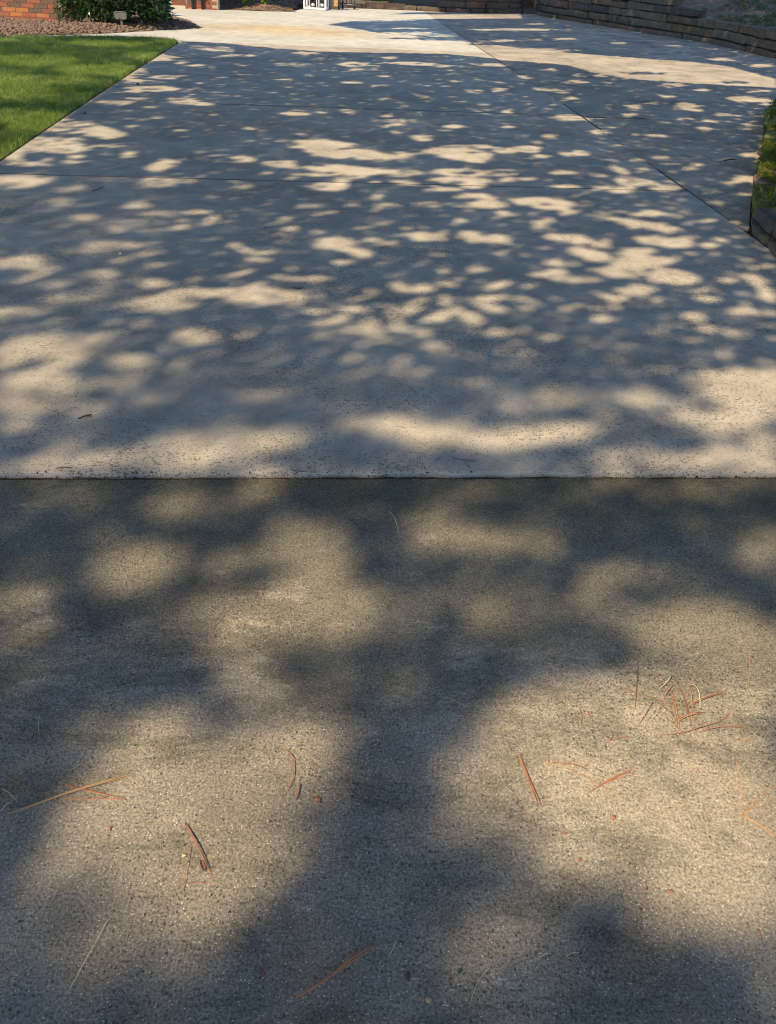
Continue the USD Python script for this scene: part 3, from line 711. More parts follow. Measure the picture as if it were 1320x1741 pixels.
# ------------------------------------------------------------------ leaves
def leaf_t(l, w, fold=0.25):
    return (np.array([(0, 0, 0), (0.3 * l, w / 2, fold * w / 2), (0.7 * l, w * 0.4, fold * w / 2), (l, 0, -0.08 * l), (0.7 * l, -w * 0.4, fold * w / 2), (0.3 * l, -w / 2, fold * w / 2), (0.5 * l, 0, 0)]),
            np.array([(0, 6, 1), (1, 6, 2), (2, 6, 3), (3, 6, 4), (4, 6, 5), (5, 6, 0)]))
def dir_rot(d, rng, roll=1.0):
    """rotations that take +x to d (n,3), blade normal leaning up"""
    x = d / np.linalg.norm(d, axis=1, keepdims=True)
    up = np.array([0, 0, 1.0]) + rng.normal(0, roll * 0.5, (len(x), 3))
    y = np.cross(up, x); y /= np.linalg.norm(y, axis=1, keepdims=True)
    z = np.cross(x, y)
    return np.stack([x, y, z], -1)

# big glossy shrub at the corner of the house
rs = np.random.default_rng(21)
sc_ = np.array([-5.70, 17.6]); zg = float(prof(sc_[1])) + 0.06
shrub = thing("glossy_shrub", "big dark green glossy leaved shrub standing past the end of the brick garden wall", "shrub", (sc_[0], sc_[1], zg))
stems, tips = [], []
for k in range(26):
    a, e = rs.uniform(0, 2 * np.pi), rs.uniform(0.15, 1.45)
    d = np.array([math.cos(a) * math.cos(e), 0.75 * math.sin(a) * math.cos(e), math.sin(e)])
    L = rs.uniform(0.85, 1.1); p0 = np.array([rs.normal(0, 0.08), rs.normal(0, 0.08), 0])
    pts = [p0 + d * L * t + np.array([0, 0, 0.15 * math.sin(t * 3)]) + np.array([0, 0, 0.05]) for t in np.linspace(0, 1, 5)]
    pts[0][2] = 0
    stems.append(tube(pts, np.linspace(0.02, 0.006, 5), 5)); tips.append(pts)
obj("stems", cat_mesh(stems), M_bark, shrub)
N = 6500
th = rs.uniform(0, 2 * np.pi, N); ph = np.arccos(rs.uniform(-0.05, 1, N)); rr = rs.uniform(0.2, 1.0, N) ** 0.5
bumpr = 1 + 0.18 * (meshkit.fbm(np.column_stack([np.cos(th) * np.sin(ph), np.sin(th) * np.sin(ph), np.cos(ph)]) * 2.5 + 5, 3, 8) - 0.5) * 2
dirs = np.column_stack([np.cos(th) * np.sin(ph), np.sin(th) * np.sin(ph), np.cos(ph)])
pos = dirs * (np.array([1.08, 0.72, 1.15]) * (rr * bumpr)[:, None]) + [0, 0, 0.14]
pos[:, 2] = np.maximum(pos[:, 2], 0.07 + 0.09 * rs.uniform(size=N))
dd = dirs + rs.normal(0, 0.55, (N, 3)) + [0, 0, -0.15]
sz = rs.uniform(0.75, 1.25, N)
lt = leaf_t(0.115, 0.042)
R = dir_rot(dd, rs) * sz[:, None, None]
front = (pos[:, 1] < -0.25) & (pos[:, 2] < 0.55) & (rr > 0.86)
fi = np.nonzero(front)[0][:150]
mask_ = np.ones(N, bool); mask_[fi] = False
tag(obj("foliage", scatter(pos[mask_], R[mask_], *lt), M_shrub, shrub), kind="stuff")
for i in fi:
    obj("leaf", (lt[0] @ R[i].T + pos[i], lt[1]), M_shrubl if rs.uniform() < 0.18 else M_shrub, shrub)

def small_plant(name, label, category, loc, nst, h, spread, lsize, nl, m, seed, group=None):
    r = np.random.default_rng(seed)
    t = thing(name, label, category, loc, group=group)
    st, P, D = [], [], []
    for k in range(nst):
        a = r.uniform(0, 2 * np.pi); q = np.array([math.cos(a), math.sin(a), 0]) * spread * r.uniform(0.2, 1); hh = h * r.uniform(0.6, 1)
        pts = np.array([q * t_ ** 1.3 + [0, 0, hh * t_] for t_ in np.linspace(0, 1, 5)])
        st.append(tube(pts, np.linspace(0.004, 0.0015, 5) * (1 + lsize * 5), 5))
        for _ in range(nl):
            u = r.uniform(0.25, 1); P.append(q * u ** 1.3 + [0, 0, hh * u]); D.append(q / (np.linalg.norm(q) + 1e-6) * 0.6 + r.normal(0, 0.7, 3) + [0, 0, 0.2])
    obj("stems", cat_mesh(st), m, t)
    obj("foliage", scatter(np.array(P), dir_rot(np.array(D), r) * r.uniform(0.6, 1.2, (len(P), 1, 1)), *leaf_t(lsize, lsize * 0.4)), m, t)
    return t
q = at(101, 41, 0.07); small_plant("young_shrub", "small pale leaved young shrub against the brick wall", "shrub", q, 7, 0.42, 0.2, 0.06, 12, M_shrubl, 41)
q = at(352, 12.6, 0.04); small_plant("green_weed", "low yellowish green weed beside the brick pier at the back", "plant", q, 12, 0.3, 0.25, 0.07, 12, M_weed, 42)
q = at(418, 7.5, 0.1); small_plant("lime_plant", "bright lime green leafy plant in the back bed, left of the pair", "plant", q, 16, 0.5, 0.42, 0.13, 14, M_yellow, 43)
q = at(450, 8, 0.1); small_plant("lime_plant", "bright lime green leafy plant in the back bed, the one nearer the white rack", "plant", q, 16, 0.5, 0.42, 0.13, 14, M_yellow, 44)
q = at(1300, 238); small_plant("wall_weed", "wispy weed sprouting at the far end of the mossy edging", "plant", q + [0.02, 0.1, 0.02], 8, 0.26, 0.16, 0.035, 9, M_weed, 45)
q = at(1309, 352, 0.1); small_plant("edging_weed", "small bright weed growing out of the mossy edging's near end", "plant", q, 9, 0.10, 0.12, 0.05, 7, M_weed, 46)
q = at(1284, 396); small_plant("joint_weed", "tiny dark weed at the corner between mossy and rough edging stones", "plant", q + [0.03, 0, 0], 6, 0.06, 0.05, 0.02, 6, M_weed, 47)

# back bed of leaf litter left of the white rack
bb = Polygon([p for p in left_back[2:6]] + [at(505, 14)[:2].tolist(), (-2.4, 33), (-7, 33), (-4.95, 23.9)]).buffer(0)
gx, gy = np.meshgrid(np.arange(-7, -2, 0.15), np.arange(22.5, 33, 0.15)); xy = np.column_stack([gx.ravel(), gy.ravel()])
inb = shapely.contains_xy(bb.buffer(0.08), xy[:, 0], xy[:, 1]); idx = np.arange(len(xy)).reshape(gx.shape)
qq = np.stack([idx[:-1, :-1], idx[:-1, 1:], idx[1:, 1:], idx[1:, :-1]], -1).reshape(-1, 4); qq = qq[inb[qq].all(1)]
uq, inv = np.unique(qq, return_inverse=True)
dz = shapely.distance(far_poly, shapely.points(xy[uq]))
obj("back_bed", (np.column_stack([xy[uq], prof(xy[uq][:, 1]) + 0.01 + 0.09 * np.clip(dz / 0.5, 0, 1) + 0.06 * np.clip(dz - 0.5, 0, 8) + 0.06 * (meshkit.fbm(np.column_stack([xy[uq] * 2, 0 * dz]), 3, 4) - 0.5)]), inv.reshape(-1, 4)), M_litter, smooth=True, kind="structure")
cxy = in_poly(bb, rp, 5000); dz = shapely.distance(far_poly, shapely.points(cxy))
chip = trimesh.creation.box((0.07, 0.03, 0.012))
obj("bark_chips", scatter(np.column_stack([cxy, prof(cxy[:, 1]) + 0.02 + 0.09 * np.clip(dz / 0.5, 0, 1) + 0.06 * np.clip(dz - 0.5, 0, 8)]), rand_rot(rp, len(cxy), 0.5) * rp.uniform(0.5, 1.2, (len(cxy), 1, 1)), chip.vertices, chip.faces), M_pebble,
    label="scattered brown bark chips and litter on the back bed", cat="bark chips", kind="stuff")

# ------------------------------------------------------------------ sign, bucket, rack, box and wheel
q = at(207.5, 43.5, 0.075)
sg = thing("garden_sign", "small grey cut-cornered plaque on a stake in front of the glossy shrub", "sign", q)
pw, ph_, c = 0.118, 0.066, 0.032
o = Polygon([(-pw + c, -ph_), (pw - c, -ph_), (pw, -ph_ + c), (pw, ph_ - c), (pw - c, ph_), (-pw + c, ph_), (-pw, ph_ - c), (-pw, -ph_ + c)])
m = trimesh.creation.extrude_polygon(o, 0.018, engine="earcut")
def up(m, z, y=0.0):
    v = m.vertices; return np.column_stack([v[:, 0], y - v[:, 2], v[:, 1] + z]), m.faces
obj("plaque", up(m, 0.165), M_plaque, sg)
ringm = trimesh.creation.extrude_polygon(o.buffer(-0.006).difference(o.buffer(-0.014)), 0.005, engine="earcut")
obj("rim", up(ringm, 0.165, -0.0185), M_plaque, sg)
obj("stake", bx(-0.022, 0.022, 0.002, 0.02, -0.05, 0.1), M_plaque, sg)

q = at(289.5, 27)
bk = thing("blue_bucket", "light blue bucket half hidden behind the glossy shrub", "bucket", q + [-0.10, 0.0, 0])
prof_ = np.array([(0, 0), (0.11, 0), (0.115, 0.01), (0.145, 0.28), (0.152, 0.28), (0.152, 0.295), (0.14, 0.295), (0.106, 0.015), (0, 0.015)])
obj("body", trimesh.creation.revolve(prof_, sections=28), M_blue, bk, smooth=40)
obj("handle", tube([(0.15 * math.cos(t), 0.02, 0.28 + 0.14 * math.sin(t)) for t in np.linspace(0, math.pi, 13)], 0.004, 6), M_grey, bk)

A, B = at(516, 16.0), at(556, 18.0)
d = B - A; wd = float(np.hypot(d[0], d[1])); th = math.atan2(d[1], d[0])
rk = thing("white_rack", "white tubular metal rack holding dark gear at the back of the driveway", "rack", A, th)
r_ = 0.032
for x in (r_, wd - r_):
    obj("upright", tube([(x, 0, r_), (x, 0, 0.95)], r_, 10), M_white, rk, smooth=40)
    obj("upright", tube([(x, 0.55, r_), (x, 0.55, 0.95)], r_, 10), M_white, rk, smooth=40)
    obj("side_rail", tube([(x, 0.03, r_ * 0.98), (x, 0.52, r_ * 0.98)], r_ * 0.9, 10), M_white, rk, smooth=40)
    obj("top_side_rail", tube([(x, 0.03, 0.93), (x, 0.52, 0.93)], r_ * 0.9, 10), M_white, rk, smooth=40)
for y in (0, 0.55):
    obj("base_rail", tube([(r_ * 1.2, y, r_ * 1.01), (wd - r_ * 1.2, y, r_ * 1.01)], r_ * 0.99, 10), M_white, rk, smooth=40)
    obj("top_rail", tube([(r_, y, 0.95), (wd - r_, y, 0.95)], r_, 10), M_white, rk, smooth=40)
obj("back_panel", bx(0.07, wd - 0.07, 0.42, 0.45, 0.07, 0.9), M_black, rk)
for (x0, x1) in ((0.15, 0.36), (0.42, 0.60)):
    fr = []
    for a in (x0, x1):
        fr.append(bx(a - 0.011, a + 0.011, 0.10, 0.122, 0.066, 0.26))
    fr.append(bx(x0 + 0.0115, x1 - 0.0115, 0.10, 0.122, 0.24, 0.259))
    obj("inner_frame", cat_mesh(fr), M_white, rk)
    f_ = trimesh.creation.icosphere(subdivisions=2, radius=0.05); f_.apply_scale([1.2, 0.8, 0.9]); f_.apply_translation(((x0 + x1) / 2 - 0.02, 0.2, 0.115))
    obj("float_ball", f_, M_white, rk, smooth=True)
    obj("gear_box", bx(x0 + 0.02, x1 - 0.02, 0.26, 0.41, 0.066, 0.22), M_black, rk)
q = at(559, 16.0)
bxm = thing("wooden_crate", "tan wooden crate with dark corner posts beside the white rack", "crate", q + [0, 0.12, 0], th)
cw = 0.27
for i in range(4):
    obj("plank", bx(0.022, cw - 0.022, 0, 0.016, 0.012 + i * 0.068, 0.012 + i * 0.068 + 0.062), M_tan, bxm)
    obj("plank", bx(0.022, cw - 0.022, 0.334, 0.35, 0.012 + i * 0.068, 0.012 + i * 0.068 + 0.062), M_tan, bxm)
    for x in (0.0, cw - 0.016):
        obj("plank", bx(x, x + 0.016, 0.022, 0.328, 0.012 + i * 0.068, 0.012 + i * 0.068 + 0.062), M_tan, bxm)
for x in (-0.012, cw - 0.012):
    for y in (-0.006, 0.332):
        obj("corner_post", bx(x, x + 0.033, y - 0.002, y + 0.022, 0, 0.29), M_black, bxm)
q = at(582.5, 15.3)
wh = thing("hand_cart", "small dark wheeled hand cart right of the wooden crate", "hand cart", q + [0, 0.12, 0], th)
def disc(r0, r1, w, sec=28):
    return trimesh.creation.annulus(r_min=r0, r_max=r1, height=w, sections=sec)
def wheel(x):
    Rm = trimesh.transformations.rotation_matrix(math.pi / 2, (0, 1, 0))
    ty = disc(0.07, 0.105, 0.045); ri = disc(0.02, 0.069, 0.03); hu = trimesh.creation.cylinder(radius=0.0195, height=0.06, sections=16)
    w = None
    for nm, m, mt_ in (("wheel", ty, M_black), ("rim", ri, M_grey), ("hub", hu, M_white)):
        m.apply_transform(Rm); m.apply_translation((x, 0, 0.105))
        w = obj(nm, m, mt_, wh if w is None else w, smooth=40) if w is None else (obj(nm, m, mt_, w, smooth=40) and w)
wheel(0.0); wheel(0.34)
obj("axle", tube([(0.031, 0, 0.105), (0.309, 0, 0.105)], 0.01, 8), M_grey, wh)
for x in (0.1, 0.24):
    obj("frame_tube", tube([(x, 0.0, 0.116), (x, 0.03, 0.3), (x, 0.1, 1.0), (x, 0.2, 1.08)], 0.013, 8), M_black, wh, smooth=40)
obj("toe_plate", bx(0.06, 0.28, -0.17, 0.0, 0.118, 0.126), M_grey, wh)

# ------------------------------------------------------------------ what the sun lets through: gaps in the crowns, as they fall on the ground
# each row: place on the drive (x y rx ry in photograph pixels, unprojected to the ground), tilt, how open the gap is
GAPS = """
P 1 -60,5 600,5 760,21 700,21 660,24 885,24 890,31 760,32 660,34 600,36 560,42 600,48 640,55 690,60 740,66 800,72 860,78 900,83 1000,92 1080,98 1180,105 1240,112 1320,134 1330,150 1180,142 1080,135 1010,124 960,110 880,104 862,104 840,100 760,92 640,90 540,88 440,80 370,73 313,71 300,66 200,61 0,63 -60,65
640 33 60 3 .6;880 50 75 2 .9;910 41 22 2 .7;690 48 40 2 .8;700 57 50 4 .8;755 61 35 2.5 .7;745 72 80 6 .5;855 69 22 2.5 .9;912 67 12 1.5 .7;960 66 22 2 .9;895 86 80 3.5 .9;966 50 7 1.5 .8;1053 73 14 1.8 .9;1148 78 18 1.8 .7;1213 83 9 1.5 .7;1250 88 12 1.6 .7;1222 101 27 3 .8;1295 111 28 4 .9
1093 124 40 2.2 -.25;1250 140 30 3 -.2;650 42 60 3 -.1;780 44 120 4 -.1;700 53.5 60 1.4 -.2;760 67.5 70 1.5 -.25;700 65 50 1.3 -.2;850 75 60 1.8 -.3
1143 145 30 4 .7;1192 153 18 2.5 .8;1292 155 25 3 .8;1277 169 43 6 3 1;1302 177 12 3 .9;1137 164 17 2.5 .8;1113 175 17 3 .8;1173 181 33 8 8 .95;1078 182 20 7 .7;1075 194 18 3 .7;1228 195 32 4 3 .9;1280 192 10 3 .8;1165 202 18 3 .8;1167 210 13 4 .5;1207 207 15 3 .8;1199 219 22 4 5 .95;1268 217 18 5 .6;1130 207 17 3 .5;1122 231 25 3 5 .95;1081 229 8 3 .8;1040 217 13 2 .6;973 201 43 7 3 .75;1022 225 15 5 .8;947 155 45 4 5 .7;972 166 15 4 .8;982 139 22 4 .9;937 119 14 3 .9;1020 128 14 3 .9;983 127 13 4 .6;888 131 12 3 .9;940 232 17 5 .8;885 231 10 3 .5;913 243 13 3 .6;900 254 27 8 .95;973 262 33 6 1;918 267 22 4 .8;913 278 13 4 .5;1037 259 10 3 .7;1037 272 13 3 .5;1127 267 17 3 .8;1082 273 15 4 .6;1135 279 12 3 .6;1188 280 12 4 .8;1175 287 13 3 .7;1274 263 15 4 .95;1053 290 20 7 15 .7;1095 290 18 6 .5;958 294 25 4 .8;1013 297 10 3 .7
970 295 14 4 .95;945 295 12 4 .5;1062 293 15 4 .6;1097 293 17 5 .5;1018 299 15 4 .7;1077 310 37 9 3 .85;1022 310 15 4 .6;898 305 18 3 .9;958 318 28 5 .75;1043 323 47 7 3 .9;1133 321 33 6 -4 .75;1140 309 14 3 .6;1268 305 18 6 .9;1245 311 15 3 .8;1213 328 17 4 .6;1265 331 15 3 .8;1218 344 20 4 .7;930 350 55 12 8 1;895 348 25 10 1;930 350 10 3 -.1;908 364 15 3 .6;887 378 8 4 .7;922 380 22 10 -5 .6;1017 367 24 5 .7;953 338 12 3 .6;1095 351 15 3 .6;1145 357 30 5 5 .5;1100 366 30 8 -4 1;1052 362 18 3 .7;1097 384 60 8 10 1;1153 369 22 5 .6;1182 379 15 3 .6;1208 378 13 4 .8;1200 390 13 3 .7;1143 397 15 4 .8;1250 379 13 3 .7;968 409 40 10 3 1;1017 418 25 8 5 1;1013 437 45 12 15 1;1085 453 58 15 5 1;1050 467 40 10 1;1142 472 50 13 5 1;1090 430 40 7 -4 .95;1130 447 25 8 1;1122 413 50 8 5 .95;1113 402 14 5 .5;1167 412 18 5 .8;1175 405 15 3 .6;1225 409 25 7 12 1;1210 419 20 6 1;1253 406 20 4 .5;1173 434 20 4 .6;1155 442 18 4 .5;1193 444 13 3 .8;1200 463 13 4 .9;1215 452 12 4 .5;1270 443 14 4 .9;1298 455 22 5 5 .8;1285 478 38 10 15 1;1305 500 20 14 20 1;1232 480 28 7 1;1210 495 23 7 .8;1263 502 14 4 .8;1215 511 35 5 2 1;1170 495 17 4 .7;1080 493 40 9 3 1;1072 505 22 5 .7;1037 507 30 6 12 .9;1122 512 13 4 .8;897 488 17 9 .6;892 512 12 5 .6;940 463 27 6 1;945 473 45 7 5 .7;957 450 33 7 3 .7;893 437 17 4 .6;922 424 12 3 .4;1000 478 45 6 .7;1095 477 17 5 -.1;1022 453 14 5 -.1;1110 463 14 4 -.2;1015 425 14 3 10 -.3
610 291 115 8 3 1;553 247 58 12 3 1;612 263 95 10 2 1;480 280 42 8 .9;613 290 107 8 4 1;533 298 40 4 1;775 262 62 9 4 1;805 273 35 6 3 .9;795 250 45 4 .8;858 257 22 6 .8;863 290 20 3 .9;788 294 52 6 2 .9;718 235 22 5 .95;773 216 20 3 1;865 216 12 3 .9;658 198 12 2.5 .8;683 207 43 4 3 .5;673 214 23 4 .8;675 225 22 4 .5;637 220 7 2 .6;753 222 20 2 .5;502 194 35 4 .9;512 187 18 3 .6;495 177 20 3 .6;547 192 10 2 .7;450 222 10 3 .8;485 240 15 4 .6;520 228 17 3 .5;592 190 15 4 .5;713 192 7 2 .7;828 178 12 2 .7;832 188 12 2 .7;862 190 12 3 .7;805 155 18 3 .7;847 153 17 4 .7;853 141 10 2 .6;835 111 42 3 1 .8;785 101 12 2 .7;707 109 63 3 3 .85;755 119 16 2 5 .95;663 99 17 3 .95;603 110 43 5 2 .75;617 119 37 4 .7;642 146 15 2 .9;655 130 15 2 .7;600 141 23 2 .9;652 169 15 3 .7;723 167 10 4 .7;727 147 10 1.5 .6;747 137 13 2 .6;772 138 12 2 .7;795 141 9 1.5 .7;502 110 42 4 .55;533 130 13 1.5 .7;480 136 17 1.5 .8;520 91 30 3 .8;537 101 17 1.5 .5
590 278 60 3 3 -.1;660 284 50 4 4 -.15;505 289 30 2.5 -.2;740 277 60 6 3 -.1;655 274 40 2.5 -.3;620 303 40 2.5 -.2
520 298 30 4 .9;493 304 20 3 .7;455 295 15 4 .7;565 320 42 10 2 1;583 309 15 4 .8;620 327 13 3 .5;642 338 18 8 1;655 326 15 4 .6;640 310 15 4 .6;688 312 25 5 4 1;595 303 22 4 .7;785 310 52 8 3 .95;758 324 32 4 .9;737 316 10 4 .7;797 296 40 6 4 .9;855 297 25 4 .8;865 306 15 5 .8;810 319 20 5 .8;812 338 38 9 4 1;820 350 60 7 1;863 366 17 5 .95;715 347 18 3 .8;740 353 14 3 .7;607 351 17 3 .8;657 351 28 6 3 .75;640 358 17 4 .6;530 352 30 6 -5 .55;565 365 30 6 -4 .55;482 377 18 6 -10 .6;498 393 12 5 .8;555 377 15 6 .5;617 391 17 4 5 .8;658 380 22 4 .4;542 397 12 4 .5;785 377 15 6 .6;843 373 13 4 .5;722 405 38 10 6 1;795 403 33 12 1;850 410 30 9 8 .9;760 388 13 4 .6;852 432 17 8 15 .6;745 430 18 9 -10 .5;798 433 12 4 .4;572 417 33 11 5 1;610 430 30 9 12 1;638 410 22 7 .85;670 417 35 6 2 .5;583 445 17 7 .7;662 443 10 7 .4;498 459 15 5 1;542 459 15 4 .6;455 433 20 5 -3 .8;450 444 13 8 .8;475 472 22 7 5 .95;545 478 22 9 1;510 477 18 5 .5;450 483 15 8 .8;470 509 55 12 .8;632 498 25 6 6 1;604 510 13 5 .8;683 490 20 7 18 1;718 494 22 7 -8 1;718 510 18 5 .8;815 460 40 7 2 .75;757 463 17 5 12 .5;768 483 25 8 .5;850 488 28 10 -15 .85;840 509 38 7 -5 .8;755 511 18 10 10 .85;868 458 13 4 .4
800 342 20 3 -.1;790 350 16 2.5 -.2;795 295 20 3 -.2;762 407 8 8 -.3
610 529 26 7 3 1;653 522 13 4 .7;715 513 18 6 .8;698 527 25 5 -3 .85;548 533 18 7 .8;565 548 35 8 -3 1;673 543 14 14 1;713 565 45 6 5 1;745 543 30 8 -10 1;690 537 25 5 -2 .9;705 550 16 6 -10 -.05;592 563 25 5 .9;630 557 14 12 1;630 571 20 4 .8;650 562 14 3 .7;650 581 20 3 .5;560 575 30 8 12 .5;802 543 30 10 22 1;840 528 28 8 8 1;848 568 38 8 4 .75;892 565 12 12 1;750 590 22 8 .5;710 588 14 3 .4;743 605 17 6 -10 .5;767 616 17 3 .6;697 632 45 7 3 .4;475 608 30 8 .3;452 560 15 4 .5;500 562 12 3 .4
640 722 60 18 5 .75;740 738 110 22 6 1;860 745 110 26 1;960 738 60 22 -3 .75;470 748 52 20 .75;347 769 52 24 .8;430 800 50 12 1;350 800 70 9 .6;60 596 80 28 3 1;70 655 85 18 .7;222 617 40 10 .9;335 575 42 14 .7;175 580 38 14 .35;412 571 22 8 .6;90 797 80 10 .75;150 775 70 15 .55;40 700 60 25 .35;530 797 40 12 .35
40 310 55 12 .95;180 306 45 5 .45;285 310 50 9 .6;133 323 28 6 .5;100 347 42 10 -5 .5;145 373 26 7 .5;238 352 28 7 -3 .9;280 366 30 8 5 1;335 362 32 7 -5 .9;313 377 17 4 .8;363 375 24 10 -20 .75;368 343 13 4 .7;415 319 22 4 .6;217 375 14 4 .8;240 379 14 6 .9;200 392 18 6 .8;308 389 26 6 .65;210 427 85 12 .45;40 447 50 10 .9;78 461 38 11 .95;178 468 43 9 .95;270 452 27 8 .5;262 484 32 9 .85;27 484 22 7 .5;107 484 27 8 .45;172 491 32 9 .45;350 503 62 12 .9;140 510 38 7 .45;343 478 22 5 .7;400 420 18 5 .95;425 430 18 6 10 .9;432 446 12 7 .85;385 453 15 4 .6;405 470 32 7 -10 .95;428 488 14 12 .8;430 508 70 16 .85;280 520 75 14 .75;20 540 60 14 .5
363 84 48 5 3 .7;405 95 40 3 .6;300 104 25 4 5 .6;335 111 17 2.5 .8;408 112 12 2 .5;285 131 25 4 .8;375 132 14 2.5 .6;235 140 30 5 .6;262 152 63 5 -2 .85;328 162 13 2 .8;320 173 42 6 6 .85;198 175 33 5 .9;232 168 25 3 .8;258 183 19 3 .9;217 188 13 3 .5;227 203 22 3 .6;265 200 17 3 .6;225 215 10 3 .9;358 194 22 5 .6;320 192 8 2 .6;308 222 15 2 .7;172 225 42 10 3 1;130 215 40 8 .7;95 248 60 12 3 .85;185 249 35 3 2 .7;180 262 14 3 .8;218 265 20 6 .8;130 268 16 4 1;122 276 23 3 .8;85 272 12 3 .7;45 280 45 5 .7;35 271 15 4 .5;275 282 28 10 -15 .95;420 272 25 8 5 .95;372 264 13 3 .9;423 219 14 3 .9;397 257 15 4 .3
1022 544 21 7 1;1097 527 13 5 .9;1047 526 13 4 .7;1125 513 12 4 .8;1182 541 28 7 8 1;1202 563 23 7 10 .9;1240 567 14 7 .6;1268 557 14 5 .5;1264 533 30 11 3 1;1312 537 9 7 .9;1312 578 9 5 .9;1070 593 25 7 12 .9;935 577 12 6 10 .9;1225 608 25 4 .85;892 513 11 5 .6;894 526 14 3 .7;975 526 24 6 .4;1268 626 13 3 .5;1290 660 90 28 1;1250 650 70 18 .9;1130 690 80 18 8 .7;1280 690 60 30 1;1200 715 90 15 5 .6;1170 790 80 18 .7;1290 770 50 35 .8;1060 785 60 16 .3;920 690 70 15 .35;1235 738 35 14 -.2;1080 745 60 14 -.3
240 960 75 40 -10 1;355 950 55 22 .7;310 862 75 22 -5 .75;435 830 45 22 .7;520 945 70 40 10 .85;545 1010 75 35 5 1;440 1050 130 40 5 .95;560 1060 90 35 .8;430 1105 60 30 .8;445 1170 65 30 .8;610 1040 60 30 .8;50 1010 70 40 .35;45 1075 50 20 .4;130 850 80 15 .35;80 960 50 20 .4;250 1235 110 30 .55;560 1240 60 40 .7;390 1260 120 40 .6
785 912 105 30 .75;900 925 60 20 .6;820 835 60 15 .3;1060 980 90 25 .5;900 1030 110 35 .5;670 1045 50 35 .6;1300 940 50 28 .8;1220 835 100 18 .45;1210 1070 130 45 8 .95;1290 1120 80 50 .9;1010 1185 130 36 -4 .9;1110 1220 150 60 .95;900 1225 90 35 -10 .85;1260 1180 80 40 .9
300 1360 160 90 1;240 1460 150 80 .95;400 1400 90 95 .95;420 1500 90 60 .85;530 1320 60 45 .6;330 1280 120 40 .7;60 1550 60 40 .3;220 1570 110 40 .5;100 1620 90 40 .3;1150 1360 200 110 1;1000 1340 110 70 1;1250 1450 120 90 1;1080 1450 120 60 .95;880 1300 80 50 .8;1240 1530 110 50 .9;1000 1420 110 70 .95;830 1380 70 60 .5;1300 1620 80 30 .3;330 1690 120 30 .25;130 1690 130 40 .2
175 75 65 6 .9;60 105 80 10 1;175 122 75 12 1;20 150 70 22 1;255 97 40 9 .9;65 208 52 16 1;15 205 45 14 .9;10 262 30 14 .9;45 250 30 12 .8;110 140 60 8 .8;285 70 25 5 .7;30 70 60 5 .5
1303 262 18 22 .8;1300 312 18 16 .95;1310 362 14 12 .7;1308 232 14 8 .6
P 1 150,1345 230,1295 330,1275 470,1285 500,1380 485,1490 420,1560 300,1590 180,1555 140,1450
P 1 815,1215 900,1165 1010,1140 1180,1120 1330,1060 1330,1540 1200,1525 1100,1500 1000,1465 890,1415 820,1350
P 0.95 190,930 270,915 300,950 250,1000 170,1000
P 0.95 450,990 520,960 640,985 660,1040 590,1080 480,1090 330,1080 300,1060
"""
cell = 0.02
X0, Y0, X1, Y1 = -10.0, -1.2, 10.0, 29.6
nxg, nyg = int((X1 - X0) / cell), int((Y1 - Y0) / cell)
xs, ys = X0 + (np.arange(nxg) + 0.5) * cell, Y0 + (np.arange(nyg) + 0.5) * cell
# beyond what the picture shows, the same sort of dapple goes on
CX, CY = np.meshgrid(xs, ys)
fine = meshkit.fbm(np.column_stack([CX.ravel() * 2.3, CY.ravel() * 2.3, np.zeros(CX.size)]), 3, 51).reshape(CX.shape)
fine2 = meshkit.fbm(np.column_stack([CX.ravel() * 8.5, CY.ravel() * 8.5, np.full(CX.size, 3.3)]), 2, 53).reshape(CX.shape)
T = np.clip((fine - 0.60) * 9, 0, 1).astype(np.float32)
ipx, ipy, iz = ppx(np.column_stack([CX.ravel(), CY.ravel(), prof(CY.ravel())]))
ipx, ipy = ipx.reshape(CX.shape), ipy.reshape(CX.shape)
seen = (iz.reshape(CX.shape) > 0.2) & (ipx > -60) & (ipx < 1380) & (ipy < 2150)
T[seen] = 0.0
def gap_area(pts):
    P = ground([p[0] for p in pts], [p[1] for p in pts])
    i0, i1 = int((P[:, 0].min() - X0) / cell) - 1, int((P[:, 0].max() - X0) / cell) + 2
    j0, j1 = int((P[:, 1].min() - Y0) / cell) - 1, int((P[:, 1].max() - Y0) / cell) + 2
    return slice(max(j0, 0), min(j1, nyg)), slice(max(i0, 0), min(i1, nxg))
holes = []
